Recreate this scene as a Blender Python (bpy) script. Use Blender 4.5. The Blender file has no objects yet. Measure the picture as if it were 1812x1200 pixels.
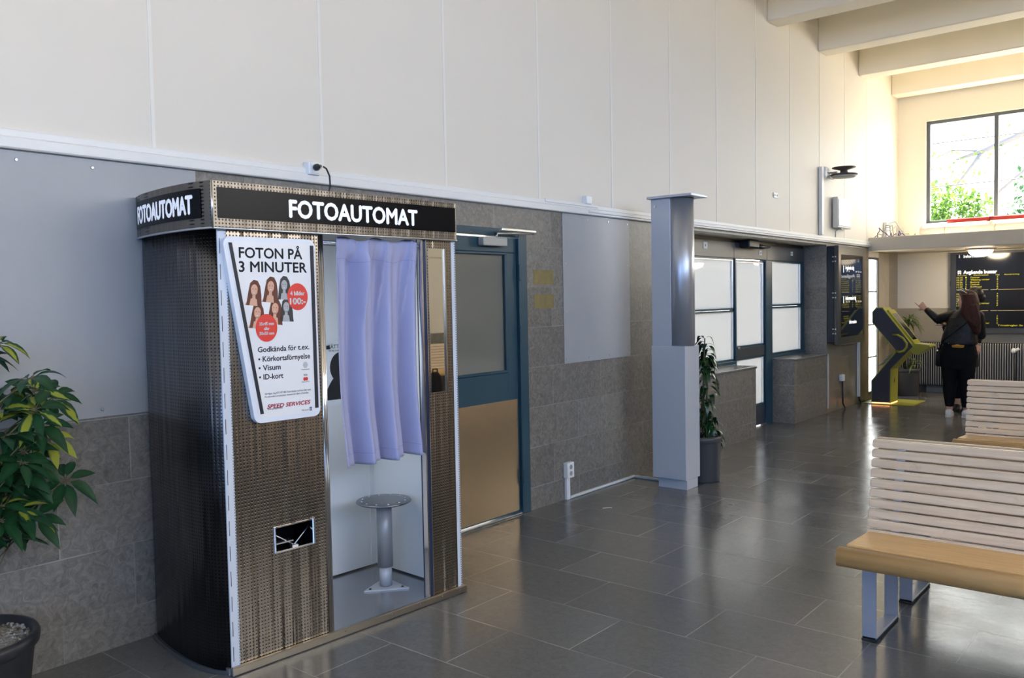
import bpy, bmesh, math, random
from mathutils import Vector, Matrix, noise
random.seed(7)
PI = math.pi
C = bpy.context.scene.collection
scene = bpy.context.scene

# ------------------------------------------------------------------ camera
cam_d = bpy.data.cameras.new('camera'); cam = bpy.data.objects.new('camera', cam_d); C.objects.link(cam)
R_ = Vector((0.77102629, 0.63651654, -0.01910897)); U_ = Vector((-0.01465498, 0.04773561, 0.99875249))
F_ = Vector((-0.63663466, 0.76978439, -0.04613355))
m = Matrix.Identity(4)
for i in range(3):
    m[i][0] = R_[i]; m[i][1] = U_[i]; m[i][2] = -F_[i]
m[0][3], m[1][3], m[2][3] = 3.954, 0.0, 1.6
cam.matrix_world = m
cam_d.sensor_width = 36; cam_d.lens = 1496.1 / 1812 * 36; cam_d.clip_start = 0.05; cam_d.clip_end = 200
scene.camera = cam

# ------------------------------------------------------------------ sky, sun, exposure
scene.view_settings.view_transform = 'Standard'; scene.view_settings.look = 'None'
scene.view_settings.gamma = 1.0; scene.view_settings.use_curve_mapping = False
scene.view_settings.exposure = 0.25
scene.cycles.use_denoising = True
scene.cycles.max_bounces = 12; scene.cycles.diffuse_bounces = 6; scene.cycles.glossy_bounces = 5
scene.cycles.transparent_max_bounces = 24; scene.cycles.transmission_bounces = 8
scene.cycles.sample_clamp_indirect = 8.0; scene.cycles.caustics_reflective = False; scene.cycles.caustics_refractive = False

w = bpy.data.worlds.new('sky'); scene.world = w; w.use_nodes = True
nt = w.node_tree; nt.nodes.clear()
out = nt.nodes.new('ShaderNodeOutputWorld'); bg = nt.nodes.new('ShaderNodeBackground')
tc = nt.nodes.new('ShaderNodeTexCoord'); sx = nt.nodes.new('ShaderNodeSeparateXYZ')
ramp = nt.nodes.new('ShaderNodeValToRGB'); mr = nt.nodes.new('ShaderNodeMapRange')
mr.inputs[1].default_value = -1; mr.inputs[2].default_value = 1
nt.links.new(tc.outputs['Generated'], sx.inputs[0]); nt.links.new(sx.outputs[1], mr.inputs[0])
nt.links.new(mr.outputs[0], ramp.inputs[0]); nt.links.new(ramp.outputs[0], bg.inputs[0])
ramp.color_ramp.elements[0].position = 0.2; ramp.color_ramp.elements[0].color = (0.30, 0.53, 1.0, 1)
e_ = ramp.color_ramp.elements.new(0.52); e_.color = (0.50, 0.68, 1.0, 1)
ramp.color_ramp.elements[1].position = 0.8; ramp.color_ramp.elements[1].color = (1.0, 0.93, 0.80, 1)
xm = nt.nodes.new('ShaderNodeMapRange'); xm.inputs[1].default_value = 0; xm.inputs[2].default_value = 1; xm.inputs[3].default_value = 5.0; xm.inputs[4].default_value = 12.0
nt.links.new(sx.outputs[0], xm.inputs[0]); nt.links.new(xm.outputs[0], bg.inputs[1])
nt.links.new(bg.outputs[0], out.inputs[0])

sun_d = bpy.data.lights.new('sun', 'SUN'); sun_d.energy = 60; sun_d.angle = 0.01; sun_d.color = (1, 0.90, 0.74)
sun = bpy.data.objects.new('sun', sun_d); C.objects.link(sun)
sd = Vector((-0.03, 0.60, 1.2)).normalized()          # towards the sun: high, beyond the far wall
sun.rotation_euler = sd.to_track_quat('Z', 'Y').to_euler(); sun.location = (6, 30, 40)

def portal(name, loc, rot, sx_, sy_):
    d = bpy.data.lights.new(name, 'AREA'); d.shape = 'RECTANGLE'; d.size = sx_; d.size_y = sy_
    d.cycles.is_portal = True
    o = bpy.data.objects.new(name, d); C.objects.link(o); o.location = loc; o.rotation_euler = rot
portal('portal_far', (3.7, 15.05, 3.5), (-PI/2, 0, 0), 6.7, 1.7)       # light heads -y into the hall
portal('portal_right', (9.05, 1.6, 3.5), (0, PI/2, 0), 1.7, 11.8)      # -x
portal('portal_back', (4.75, -6.35, 2.7), (PI/2, 0, 0), 6.6, 2.5)      # +y

# ------------------------------------------------------------------ helpers
WM = {}
def Wm(o):
    mm = o.matrix_basis.copy()
    p = o.parent
    while p:
        mm = p.matrix_basis @ mm; p = p.parent
    return mm

class MB:
    def __init__(s): s.bm = bmesh.new(); s.uv = s.bm.loops.layers.uv.new('UVMap')
    def faces(s, fs, mat=0, smooth=False):
        for f in fs:
            f.material_index = mat; f.smooth = smooth
        return fs
    def box(s, x0, x1, y0, y1, z0, z1, mat=0, bev=0.0, seg=1):
        if x0 > x1: x0, x1 = x1, x0
        if y0 > y1: y0, y1 = y1, y0
        if z0 > z1: z0, z1 = z1, z0
        v = [s.bm.verts.new((x, y, z)) for x in (x0, x1) for y in (y0, y1) for z in (z0, z1)]
        idx = [(0, 1, 3, 2), (4, 6, 7, 5), (0, 4, 5, 1), (2, 3, 7, 6), (0, 2, 6, 4), (1, 5, 7, 3)]
        fs = [s.bm.faces.new([v[i] for i in t]) for t in idx]
        s.faces(fs, mat)
        if bev > 0:
            es = list({e for f in fs for e in f.edges})
            r = bmesh.ops.bevel(s.bm, geom=es, offset=bev, segments=seg, affect='EDGES', profile=0.5)
            s.faces(r['faces'], mat, seg > 1)
        return s
    def prism(s, poly, axis, lo, hi, mat=0, smooth=False):
        def P(a, b, c): return {'x': (c, a, b), 'y': (a, c, b), 'z': (a, b, c)}[axis]
        A = [s.bm.verts.new(P(a, b, lo)) for a, b in poly]; B = [s.bm.verts.new(P(a, b, hi)) for a, b in poly]
        n = len(poly)
        fs = [s.bm.faces.new(A), s.bm.faces.new(list(reversed(B)))]
        sd_ = [s.bm.faces.new((A[i], B[i], B[(i+1) % n], A[(i+1) % n])) for i in range(n)]
        s.faces(fs, mat); s.faces(sd_, mat, smooth)
        bmesh.ops.recalc_face_normals(s.bm, faces=fs + sd_)
        return s
    def tube(s, pts, r, n=8, mat=0, cap=True, sq=None):
        pts = [Vector(p) for p in pts]; N = len(pts)
        rr = r if isinstance(r, (list, tuple)) else [r] * N
        rings = []; up = None
        for i, p in enumerate(pts):
            d = (pts[min(i+1, N-1)] - pts[max(i-1, 0)]).normalized()
            if up is None:
                up = Vector((0, 0, 1)) if abs(d.z) < 0.9 else Vector((1, 0, 0))
            a = d.cross(up)
            if a.length < 1e-4: a = d.cross(Vector((0, 1, 0)))
            a.normalize(); b = a.cross(d).normalized(); up = b
            rings.append([s.bm.verts.new(p + (a * math.cos(2*PI*k/n) * (sq[0] if sq else 1) + b * math.sin(2*PI*k/n) * (sq[1] if sq else 1)) * rr[i]) for k in range(n)])
        fs = []
        for i in range(N-1):
            for k in range(n):
                fs.append(s.bm.faces.new((rings[i][k], rings[i][(k+1) % n], rings[i+1][(k+1) % n], rings[i+1][k])))
        s.faces(fs, mat, True)
        if cap:
            s.faces([s.bm.faces.new(list(reversed(rings[0]))), s.bm.faces.new(rings[-1])], mat)
        return s
    def lathe(s, prof, c, n=24, mat=0, smooth=True):
        rings = []
        for r, z in prof:
            rings.append([s.bm.verts.new((c[0] + r*math.cos(2*PI*k/n), c[1] + r*math.sin(2*PI*k/n), z)) for k in range(n)])
        fs = []
        for i in range(len(rings)-1):
            for k in range(n):
                fs.append(s.bm.faces.new((rings[i][k], rings[i][(k+1) % n], rings[i+1][(k+1) % n], rings[i+1][k])))
        s.faces(fs, mat, smooth)
        s.faces([s.bm.faces.new(list(reversed(rings[0]))), s.bm.faces.new(rings[-1])], mat)
        return s
    def ell(s, c, r, mat=0, rot=None, u=16, v=10):
        mt = Matrix.Translation(Vector(c)) @ (rot.to_matrix().to_4x4() if rot else Matrix.Identity(4)) @ Matrix.Diagonal((r[0], r[1], r[2], 1))
        g = bmesh.ops.create_uvsphere(s.bm, u_segments=u, v_segments=v, radius=1, matrix=mt)
        s.faces(list({f for vv in g['verts'] for f in vv.link_faces}), mat, True)
        return s
    def cap(s, a, ra, b, rb, mat=0):
        """tapered limb with round ends"""
        a, b = Vector(a), Vector(b)
        s.tube([a, b], [ra, rb], 14, mat); s.ell(a, (ra,)*3, mat); s.ell(b, (rb,)*3, mat)
        return s
    def loft(s, rings, mat=0, n=24, smooth=True, p=2.0):
        """rings: (center, u-vector, v-vector) superellipse sections"""
        R = []
        for c, u, v in rings:
            c, u, v = Vector(c), Vector(u), Vector(v); ring = []
            for k in range(n):
                a = 2*PI*k/n; ca, sa = math.cos(a), math.sin(a)
                e = 2.0/p
                ring.append(s.bm.verts.new(c + u*math.copysign(abs(ca)**e, ca) + v*math.copysign(abs(sa)**e, sa)))
            R.append(ring)
        fs = []
        for i in range(len(R)-1):
            for k in range(n):
                fs.append(s.bm.faces.new((R[i][k], R[i][(k+1) % n], R[i+1][(k+1) % n], R[i+1][k])))
        s.faces(fs, mat, smooth)
        cs = [s.bm.faces.new(list(reversed(R[0]))), s.bm.faces.new(R[-1])]
        s.faces(cs, mat, smooth)
        bmesh.ops.recalc_face_normals(s.bm, faces=fs + cs)
        return s
    def grid(s, fn, nu, nv, mat=0, smooth=True):
        V = [[s.bm.verts.new(fn(i/nu, j/nv)) for j in range(nv+1)] for i in range(nu+1)]
        fs = []
        for i in range(nu):
            for j in range(nv):
                f = s.bm.faces.new((V[i][j], V[i+1][j], V[i+1][j+1], V[i][j+1])); fs.append(f)
                for l, (a, b) in zip(f.loops, ((i, j), (i+1, j), (i+1, j+1), (i, j+1))): l[s.uv].uv = (a/nu, b/nv)
        s.faces(fs, mat, smooth); return s
    def poly(s, pts, mat=0):
        f = s.bm.faces.new([s.bm.verts.new(p) for p in pts]); f.material_index = mat; return s
    def leaf(s, base, d, up, L, W, droop=0.3, mat=0, fold=0.25, seg=5):
        base, d, up = Vector(base), Vector(d).normalized(), Vector(up).normalized()
        side = d.cross(up)
        if side.length < 1e-3: side = d.cross(Vector((1, 0, 0)))
        side.normalize(); up = side.cross(d).normalized()
        rows = []
        for i in range(seg+1):
            t = i/seg
            wd = W * (math.sin(PI * t**0.8) ** 0.9 if 0 < t < 1 else 0.02)
            p = base + d*L*t*(1 - 0.25*droop*t) - Vector((0, 0, 1))*droop*L*t*t*0.6
            rows.append([s.bm.verts.new(p + side*wd*0.5*k + up*abs(k)*fold*wd*0.5) for k in (-1, 0, 1)])
        for i in range(seg):
            for k in range(2):
                f = s.bm.faces.new((rows[i][k], rows[i][k+1], rows[i+1][k+1], rows[i+1][k]))
                f.material_index = mat; f.smooth = True
                for l, (a, b) in zip(f.loops, ((k, i), (k+1, i), (k+1, i+1), (k, i+1))): l[s.uv].uv = (a/2, b/seg)
        return s

def mk(name, mb, mats, parent=None, label=None, cat=None, group=None, kind=None, local=False, mod=None):
    me = bpy.data.meshes.new(name); mb.bm.normal_update(); mb.bm.to_mesh(me); mb.bm.free()
    for mt in (mats if isinstance(mats, (list, tuple)) else [mats]): me.materials.append(mt)
    o = bpy.data.objects.new(name, me); C.objects.link(o)
    if parent:
        o.parent = parent
        if not local: me.transform(Wm(parent).inverted())
    tag(o, label, cat, group, kind)
    return o
def tag(o, label=None, cat=None, group=None, kind=None):
    if label: o['label'] = label
    if cat: o['category'] = cat
    if group: o['group'] = group
    if kind: o['kind'] = kind
    return o
def T(name, label, cat, loc=(0, 0, 0), rz=0, group=None, kind=None):
    o = bpy.data.objects.new(name, None); C.objects.link(o); o.empty_display_size = 0.1
    o.location = loc; o.rotation_euler = (0, 0, rz)
    return tag(o, label, cat, group, kind)
def bake(o, voxel, smooth=4, fac=0.5):
    """one continuous skin out of overlapping closed shapes"""
    md = o.modifiers.new('r', 'REMESH'); md.mode = 'VOXEL'; md.voxel_size = voxel; md.use_smooth_shade = True
    if smooth:
        sm = o.modifiers.new('s', 'SMOOTH'); sm.iterations = smooth; sm.factor = fac
    dg = bpy.context.evaluated_depsgraph_get(); dg.update()
    me = bpy.data.meshes.new_from_object(o.evaluated_get(dg)); old = o.data
    o.modifiers.clear(); mats = list(old.materials); o.data = me
    if not me.materials:
        for mt in mats: me.materials.append(mt)
    for p in me.polygons: p.use_smooth = True
    bpy.data.meshes.remove(old)
    return o

def text_mesh(body, bold=0.0, extrude=0.0, shear=0.0, spacing=1.0):
    cu = bpy.data.curves.new('t', 'FONT'); cu.body = body; cu.size = 1.0; cu.offset = bold; cu.extrude = extrude
    cu.shear = shear; cu.space_character = spacing; cu.resolution_u = 3
    o = bpy.data.objects.new('t', cu); C.objects.link(o)
    dg = bpy.context.evaluated_depsgraph_get(); dg.update()
    me = bpy.data.meshes.new_from_object(o.evaluated_get(dg))
    vs = [v.co.copy() for v in me.vertices]; ps = [list(p.vertices) for p in me.polygons]
    bpy.data.objects.remove(o); bpy.data.curves.remove(cu); bpy.data.meshes.remove(me)
    return vs, ps
def put_text(mb, body, fn, u0, v0, width=None, cap=None, bold=0.0, mat=0, shear=0.0, spacing=1.0, deep=0.001):
    """lettering with its baseline from (u0,v0), stretched to width and capital height; fn(u,v,n) maps to space"""
    if bold:                                            # heavier strokes: the same lettering struck again a hair to each side
        q = bold*(cap or 0.02)
        for du, dv in ((-q, 0), (q, 0), (0, q), (0, -q)): put_text(mb, body, fn, u0+du, v0+dv, width, cap, 0, mat, shear, spacing, deep)
    vs, ps = text_mesh(body, 0.0, 0.5, shear, spacing)
    if not vs: return
    x0 = min(v.x for v in vs); x1 = max(v.x for v in vs)
    sx_ = width/(x1-x0) if width else cap/0.72
    sy_ = cap/0.72 if cap else sx_
    nv = [mb.bm.verts.new(fn(u0 + (v.x-x0)*sx_, v0 + v.y*sy_, (v.z+0.5)*deep)) for v in vs]
    for p in ps:
        try:
            f = mb.bm.faces.new([nv[i] for i in p]); f.material_index = mat
        except ValueError: pass

# ------------------------------------------------------------------ materials
def mat(name, col, rough=0.5, metal=0.0, var=None, bump=None, spec=0.5, emit=None, coat=0.0, coord='Object', scale=(1, 1, 1), trans=0.0, sheen=0.0):
    mt = bpy.data.materials.new(name); mt.use_nodes = True; n = mt.node_tree; b = n.nodes['Principled BSDF']
    b.inputs['Base Color'].default_value = (*col, 1); b.inputs['Roughness'].default_value = rough
    b.inputs['Metallic'].default_value = metal; b.inputs['Specular IOR Level'].default_value = spec
    b.inputs['Coat Weight'].default_value = coat
    if emit:
        b.inputs['Emission Color'].default_value = (*emit[0], 1); b.inputs['Emission Strength'].default_value = emit[1]
    if var or bump:
        t = n.nodes.new('ShaderNodeTexCoord'); mp = n.nodes.new('ShaderNodeMapping'); mp.inputs['Scale'].default_value = scale
        n.links.new(t.outputs[coord], mp.inputs[0])
    if var:                                            # (scale, other colour, contrast)
        nz = n.nodes.new('ShaderNodeTexNoise'); nz.inputs['Scale'].default_value = var[0]; nz.inputs['Detail'].default_value = 6
        nz.inputs['Roughness'].default_value = 0.65
        r = n.nodes.new('ShaderNodeMapRange'); k = var[2] if len(var) > 2 else 0.25
        r.inputs[1].default_value = 0.5-k; r.inputs[2].default_value = 0.5+k
        mx = n.nodes.new('ShaderNodeMix'); mx.data_type = 'RGBA'
        mx.inputs[6].default_value = (*col, 1); mx.inputs[7].default_value = (*var[1], 1)
        n.links.new(mp.outputs[0], nz.inputs[0]); n.links.new(nz.outputs[0], r.inputs[0]); n.links.new(r.outputs[0], mx.inputs[0])
        n.links.new(mx.outputs[2], b.inputs['Base Color'])
    if bump:                                           # (scale, strength, distance)
        nb = n.nodes.new('ShaderNodeTexNoise'); nb.inputs['Scale'].default_value = bump[0]; nb.inputs['Detail'].default_value = 4
        bp = n.nodes.new('ShaderNodeBump'); bp.inputs['Strength'].default_value = bump[1]; bp.inputs['Distance'].default_value = bump[2] if len(bump) > 2 else 0.01
        n.links.new(mp.outputs[0], nb.inputs[0]); n.links.new(nb.outputs[0], bp.inputs['Height']); n.links.new(bp.outputs[0], b.inputs['Normal'])
    return mt

def tiles(name, c1, c2, mortar, bw, rh, msize, off, axes, rough, bumpd=0.002, veins=12, mottle=0.5, contrast=0.22, rough_var=0.0, spec=0.5, light_joint=0.0):
    """stone slabs in staggered courses; off = (u,v) shift, axes = which object coordinates run along and across"""
    mt = bpy.data.materials.new(name); mt.use_nodes = True; n = mt.node_tree; b = n.nodes['Principled BSDF']; L = n.links.new
    t = n.nodes.new('ShaderNodeTexCoord'); sp = n.nodes.new('ShaderNodeSeparateXYZ'); cb = n.nodes.new('ShaderNodeCombineXYZ')
    L(t.outputs['Object'], sp.inputs[0])
    for k, (ax, o_) in enumerate(zip(axes, off)):
        ad = n.nodes.new('ShaderNodeMath'); ad.operation = 'ADD'; ad.inputs[1].default_value = o_
        L(sp.outputs['XYZ'.index(ax)], ad.inputs[0]); L(ad.outputs[0], cb.inputs[k])
    br = n.nodes.new('ShaderNodeTexBrick'); br.inputs['Scale'].default_value = 1; br.inputs['Brick Width'].default_value = bw
    br.inputs['Row Height'].default_value = rh; br.inputs['Mortar Size'].default_value = msize; br.inputs['Mortar Smooth'].default_value = 0.2
    br.offset = 0.5; br.offset_frequency = 2; br.inputs['Bias'].default_value = 0.0
    br.inputs['Color1'].default_value = (0, 0, 0, 1); br.inputs['Color2'].default_value = (1, 1, 1, 1); br.inputs['Mortar'].default_value = (0.5, 0.5, 0.5, 1)
    L(cb.outputs[0], br.inputs['Vector'])
    nz = n.nodes.new('ShaderNodeTexNoise'); nz.inputs['Scale'].default_value = veins; nz.inputs['Detail'].default_value = 8; nz.inputs['Roughness'].default_value = 0.7
    nz.inputs['Distortion'].default_value = 1.5
    L(t.outputs['Object'], nz.inputs[0])
    # slab tone + mottling -> mix factor
    m1 = n.nodes.new('ShaderNodeMix'); m1.data_type = 'FLOAT'; m1.inputs[0].default_value = mottle
    L(br.outputs['Color'], m1.inputs[2]); L(nz.outputs[0], m1.inputs[3])
    r = n.nodes.new('ShaderNodeMapRange'); r.inputs[1].default_value = 0.5-contrast; r.inputs[2].default_value = 0.5+contrast
    L(m1.outputs[0], r.inputs[0])
    mx = n.nodes.new('ShaderNodeMix'); mx.data_type = 'RGBA'; mx.inputs[6].default_value = (*c1, 1); mx.inputs[7].default_value = (*c2, 1)
    L(r.outputs[0], mx.inputs[0])
    # joints: patchy light filler
    nj = n.nodes.new('ShaderNodeTexNoise'); nj.inputs['Scale'].default_value = 2.3; nj.inputs['Detail'].default_value = 5
    L(t.outputs['Object'], nj.inputs[0])
    rj = n.nodes.new('ShaderNodeMapRange'); rj.inputs[1].default_value = 0.45; rj.inputs[2].default_value = 0.62; rj.inputs[3].default_value = 0.25; rj.inputs[4].default_value = 1.0
    L(nj.outputs[0], rj.inputs[0])
    mu = n.nodes.new('ShaderNodeMath'); mu.operation = 'MULTIPLY'; L(br.outputs['Fac'], mu.inputs[0]); L(rj.outputs[0], mu.inputs[1])
    mj = n.nodes.new('ShaderNodeMix'); mj.data_type = 'RGBA'; mj.inputs[7].default_value = (*mortar, 1)
    L(mu.outputs[0], mj.inputs[0]); L(mx.outputs[2], mj.inputs[6]); L(mj.outputs[2], b.inputs['Base Color'])
    b.inputs['Roughness'].default_value = rough; b.inputs['Specular IOR Level'].default_value = spec
    if rough_var:
        rr = n.nodes.new('ShaderNodeMapRange'); rr.inputs[3].default_value = rough - rough_var; rr.inputs[4].default_value = rough + rough_var
        n2 = n.nodes.new('ShaderNodeTexNoise'); n2.inputs['Scale'].default_value = 3; n2.inputs['Detail'].default_value = 6
        L(t.outputs['Object'], n2.inputs[0]); rr.inputs[1].default_value = 0.3; rr.inputs[2].default_value = 0.7
        L(n2.outputs[0], rr.inputs[0]); L(rr.outputs[0], b.inputs['Roughness'])
    ih = n.nodes.new('ShaderNodeMath'); ih.operation = 'SUBTRACT'; L(nz.outputs[0], ih.inputs[0]); L(br.outputs['Fac'], ih.inputs[1])
    bp = n.nodes.new('ShaderNodeBump'); bp.inputs['Strength'].default_value = 0.35; bp.inputs['Distance'].default_value = bumpd
    L(ih.outputs[0], bp.inputs['Height']); L(bp.outputs[0], b.inputs['Normal'])
    return mt

def steel(name, col, rough=0.22, wave=1.0, pitch=0.0155, axes='YZ'):
    """sheet steel with rows of pressed dots and slow vertical buckling"""
    mt = bpy.data.materials.new(name); mt.use_nodes = True; n = mt.node_tree; b = n.nodes['Principled BSDF']; L = n.links.new
    b.inputs['Metallic'].default_value = 1.0; b.inputs['Roughness'].default_value = rough
    t = n.nodes.new('ShaderNodeTexCoord'); sp = n.nodes.new('ShaderNodeSeparateXYZ'); L(t.outputs['Object'], sp.inputs[0])
    def M(op, a, b_=None, c=None):
        x = n.nodes.new('ShaderNodeMath'); x.operation = op
        for k, v in enumerate((a, b_, c)):
            if v is None: continue
            if isinstance(v, (int, float)): x.inputs[k].default_value = v
            else: L(v, x.inputs[k])
        return x.outputs[0]
    a0 = sp.outputs['XYZ'.index(axes[0])]; a1 = sp.outputs['XYZ'.index(axes[1])]
    if axes == 'SZ':
        pass
    def cell(a): return M('SUBTRACT', M('FRACT', M('DIVIDE', a, pitch)), 0.5)
    ca, cb_ = cell(a0), cell(a1)
    d = M('SQRT', M('ADD', M('MULTIPLY', ca, ca), M('MULTIPLY', cb_, cb_)))
    dot = n.nodes.new('ShaderNodeMapRange'); dot.inputs[1].default_value = 0.16; dot.inputs[2].default_value = 0.26; dot.inputs[3].default_value = 1; dot.inputs[4].default_value = 0
    L(d, dot.inputs[0])
    mx = n.nodes.new('ShaderNodeMix'); mx.data_type = 'RGBA'; mx.inputs[6].default_value = (*col, 1); mx.inputs[7].default_value = (0.035, 0.03, 0.03, 1)
    L(dot.outputs[0], mx.inputs[0]); L(mx.outputs[2], b.inputs['Base Color'])
    mp = n.nodes.new('ShaderNodeMapping'); mp.inputs['Scale'].default_value = (16, 16, 0.45); L(t.outputs['Object'], mp.inputs[0])
    nz = n.nodes.new('ShaderNodeTexNoise'); nz.inputs['Scale'].default_value = 1.0; nz.inputs['Detail'].default_value = 2.5; L(mp.outputs[0], nz.inputs[0])
    h = M('ADD', M('MULTIPLY', nz.outputs[0], wave), M('MULTIPLY', dot.outputs[0], -0.06))
    bp = n.nodes.new('ShaderNodeBump'); bp.inputs['Strength'].default_value = 0.8; bp.inputs['Distance'].default_value = 0.012
    L(h, bp.inputs['Height']); L(bp.outputs[0], b.inputs['Normal'])
    return mt

def glass(name, tint=(0.95, 0.97, 0.97), gloss=0.08, rough=0.0):
    mt = bpy.data.materials.new(name); mt.use_nodes = True; n = mt.node_tree; n.nodes.clear(); L = n.links.new
    o = n.nodes.new('ShaderNodeOutputMaterial'); tr = n.nodes.new('ShaderNodeBsdfTransparent'); gl = n.nodes.new('ShaderNodeBsdfGlossy')
    tr.inputs[0].default_value = (*tint, 1); gl.inputs['Roughness'].default_value = rough
    fr = n.nodes.new('ShaderNodeFresnel'); fr.inputs[0].default_value = 1.45
    ge = n.nodes.new('ShaderNodeNewGeometry'); iv = n.nodes.new('ShaderNodeMath'); iv.operation = 'SUBTRACT'; iv.inputs[0].default_value = 1; L(ge.outputs['Backfacing'], iv.inputs[1])
    ml = n.nodes.new('ShaderNodeMath'); ml.operation = 'MULTIPLY'; L(fr.outputs[0], ml.inputs[0]); L(iv.outputs[0], ml.inputs[1])
    mx = n.nodes.new('ShaderNodeMixShader'); L(ml.outputs[0], mx.inputs[0]); L(tr.outputs[0], mx.inputs[1]); L(gl.outputs[0], mx.inputs[2]); L(mx.outputs[0], o.inputs[0])
    return mt

def frosted(name, col, k_trans=0.6):
    mt = bpy.data.materials.new(name); mt.use_nodes = True; n = mt.node_tree; n.nodes.clear(); L = n.links.new
    o = n.nodes.new('ShaderNodeOutputMaterial'); d = n.nodes.new('ShaderNodeBsdfDiffuse'); tl = n.nodes.new('ShaderNodeBsdfTranslucent'); gl = n.nodes.new('ShaderNodeBsdfGlossy')
    d.inputs[0].default_value = (*col, 1); tl.inputs[0].default_value = (*col, 1); gl.inputs['Roughness'].default_value = 0.03
    m1 = n.nodes.new('ShaderNodeMixShader'); m1.inputs[0].default_value = k_trans; L(d.outputs[0], m1.inputs[1]); L(tl.outputs[0], m1.inputs[2])
    fr = n.nodes.new('ShaderNodeFresnel'); fr.inputs[0].default_value = 1.5
    m2 = n.nodes.new('ShaderNodeMixShader'); L(fr.outputs[0], m2.inputs[0]); L(m1.outputs[0], m2.inputs[1]); L(gl.outputs[0], m2.inputs[2]); L(m2.outputs[0], o.inputs[0])
    return mt

def leafmat(name, edge, mid, bias=0.5, rough=0.35, trans=0.25):
    """leaf: mid colour along the rib, edge colour outside, ragged border between them"""
    mt = bpy.data.materials.new(name); mt.use_nodes = True; n = mt.node_tree; b = n.nodes['Principled BSDF']; L = n.links.new
    uv = n.nodes.new('ShaderNodeUVMap'); uv.uv_map = 'UVMap'; sp = n.nodes.new('ShaderNodeSeparateXYZ'); L(uv.outputs[0], sp.inputs[0])
    a = n.nodes.new('ShaderNodeMath'); a.operation = 'SUBTRACT'; a.inputs[1].default_value = 0.5; L(sp.outputs[0], a.inputs[0])
    ab = n.nodes.new('ShaderNodeMath'); ab.operation = 'ABSOLUTE'; L(a.outputs[0], ab.inputs[0])
    t = n.nodes.new('ShaderNodeTexCoord'); nz = n.nodes.new('ShaderNodeTexNoise'); nz.inputs['Scale'].default_value = 14; nz.inputs['Detail'].default_value = 4
    L(t.outputs['Object'], nz.inputs[0])
    ad = n.nodes.new('ShaderNodeMath'); ad.operation = 'ADD'; L(ab.outputs[0], ad.inputs[0]); L(nz.outputs[0], ad.inputs[1])
    r = n.nodes.new('ShaderNodeMapRange'); r.inputs[1].default_value = bias + 0.16; r.inputs[2].default_value = bias + 0.30; L(ad.outputs[0], r.inputs[0])
    mx = n.nodes.new('ShaderNodeMix'); mx.data_type = 'RGBA'; mx.inputs[6].default_value = (*mid, 1); mx.inputs[7].default_value = (*edge, 1)
    L(r.outputs[0], mx.inputs[0]); L(mx.outputs[2], b.inputs['Base Color'])
    b.inputs['Roughness'].default_value = rough
    tl = n.nodes.new('ShaderNodeBsdfTranslucent'); L(mx.outputs[2], tl.inputs[0])
    ms = n.nodes.new('ShaderNodeMixShader'); ms.inputs[0].default_value = trans
    o = n.nodes['Material Output']; L(b.outputs[0], ms.inputs[1]); L(tl.outputs[0], ms.inputs[2]); L(ms.outputs[0], o.inputs[0])
    return mt

def wood(name, c1, c2, axis='X', rough=0.4):
    mt = bpy.data.materials.new(name); mt.use_nodes = True; n = mt.node_tree; b = n.nodes['Principled BSDF']; L = n.links.new
    t = n.nodes.new('ShaderNodeTexCoord'); mp = n.nodes.new('ShaderNodeMapping')
    mp.inputs['Scale'].default_value = (1.2, 22, 22) if axis == 'X' else (22, 1.2, 22)
    L(t.outputs['Object'], mp.inputs[0])
    nz = n.nodes.new('ShaderNodeTexNoise'); nz.inputs['Scale'].default_value = 1.6; nz.inputs['Detail'].default_value = 6; nz.inputs['Distortion'].default_value = 1.0
    L(mp.outputs[0], nz.inputs[0])
    r = n.nodes.new('ShaderNodeMapRange'); r.inputs[1].default_value = 0.32; r.inputs[2].default_value = 0.68; L(nz.outputs[0], r.inputs[0])
    mx = n.nodes.new('ShaderNodeMix'); mx.data_type = 'RGBA'; mx.inputs[6].default_value = (*c1, 1); mx.inputs[7].default_value = (*c2, 1); L(r.outputs[0], mx.inputs[0])
    n2 = n.nodes.new('ShaderNodeTexNoise'); n2.inputs['Scale'].default_value = 5; n2.inputs['Detail'].default_value = 8; n2.inputs['Roughness'].default_value = 0.8; L(t.outputs['Object'], n2.inputs[0])
    r2 = n.nodes.new('ShaderNodeMapRange'); r2.inputs[1].default_value = 0.60; r2.inputs[2].default_value = 0.76; r2.inputs[4].default_value = 0.55; L(n2.outputs[0], r2.inputs[0])
    m2 = n.nodes.new('ShaderNodeMix'); m2.data_type = 'RGBA'; m2.inputs[7].default_value = (c2[0]*0.42, c2[1]*0.36, c2[2]*0.3, 1)
    L(r2.outputs[0], m2.inputs[0]); L(mx.outputs[2], m2.inputs[6]); L(m2.outputs[2], b.inputs['Base Color'])
    b.inputs['Roughness'].default_value = rough
    bp = n.nodes.new('ShaderNodeBump'); bp.inputs['Strength'].default_value = 0.2; bp.inputs['Distance'].default_value = 0.002; L(nz.outputs[0], bp.inputs['Height']); L(bp.outputs[0], b.inputs['Normal'])
    return mt

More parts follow.
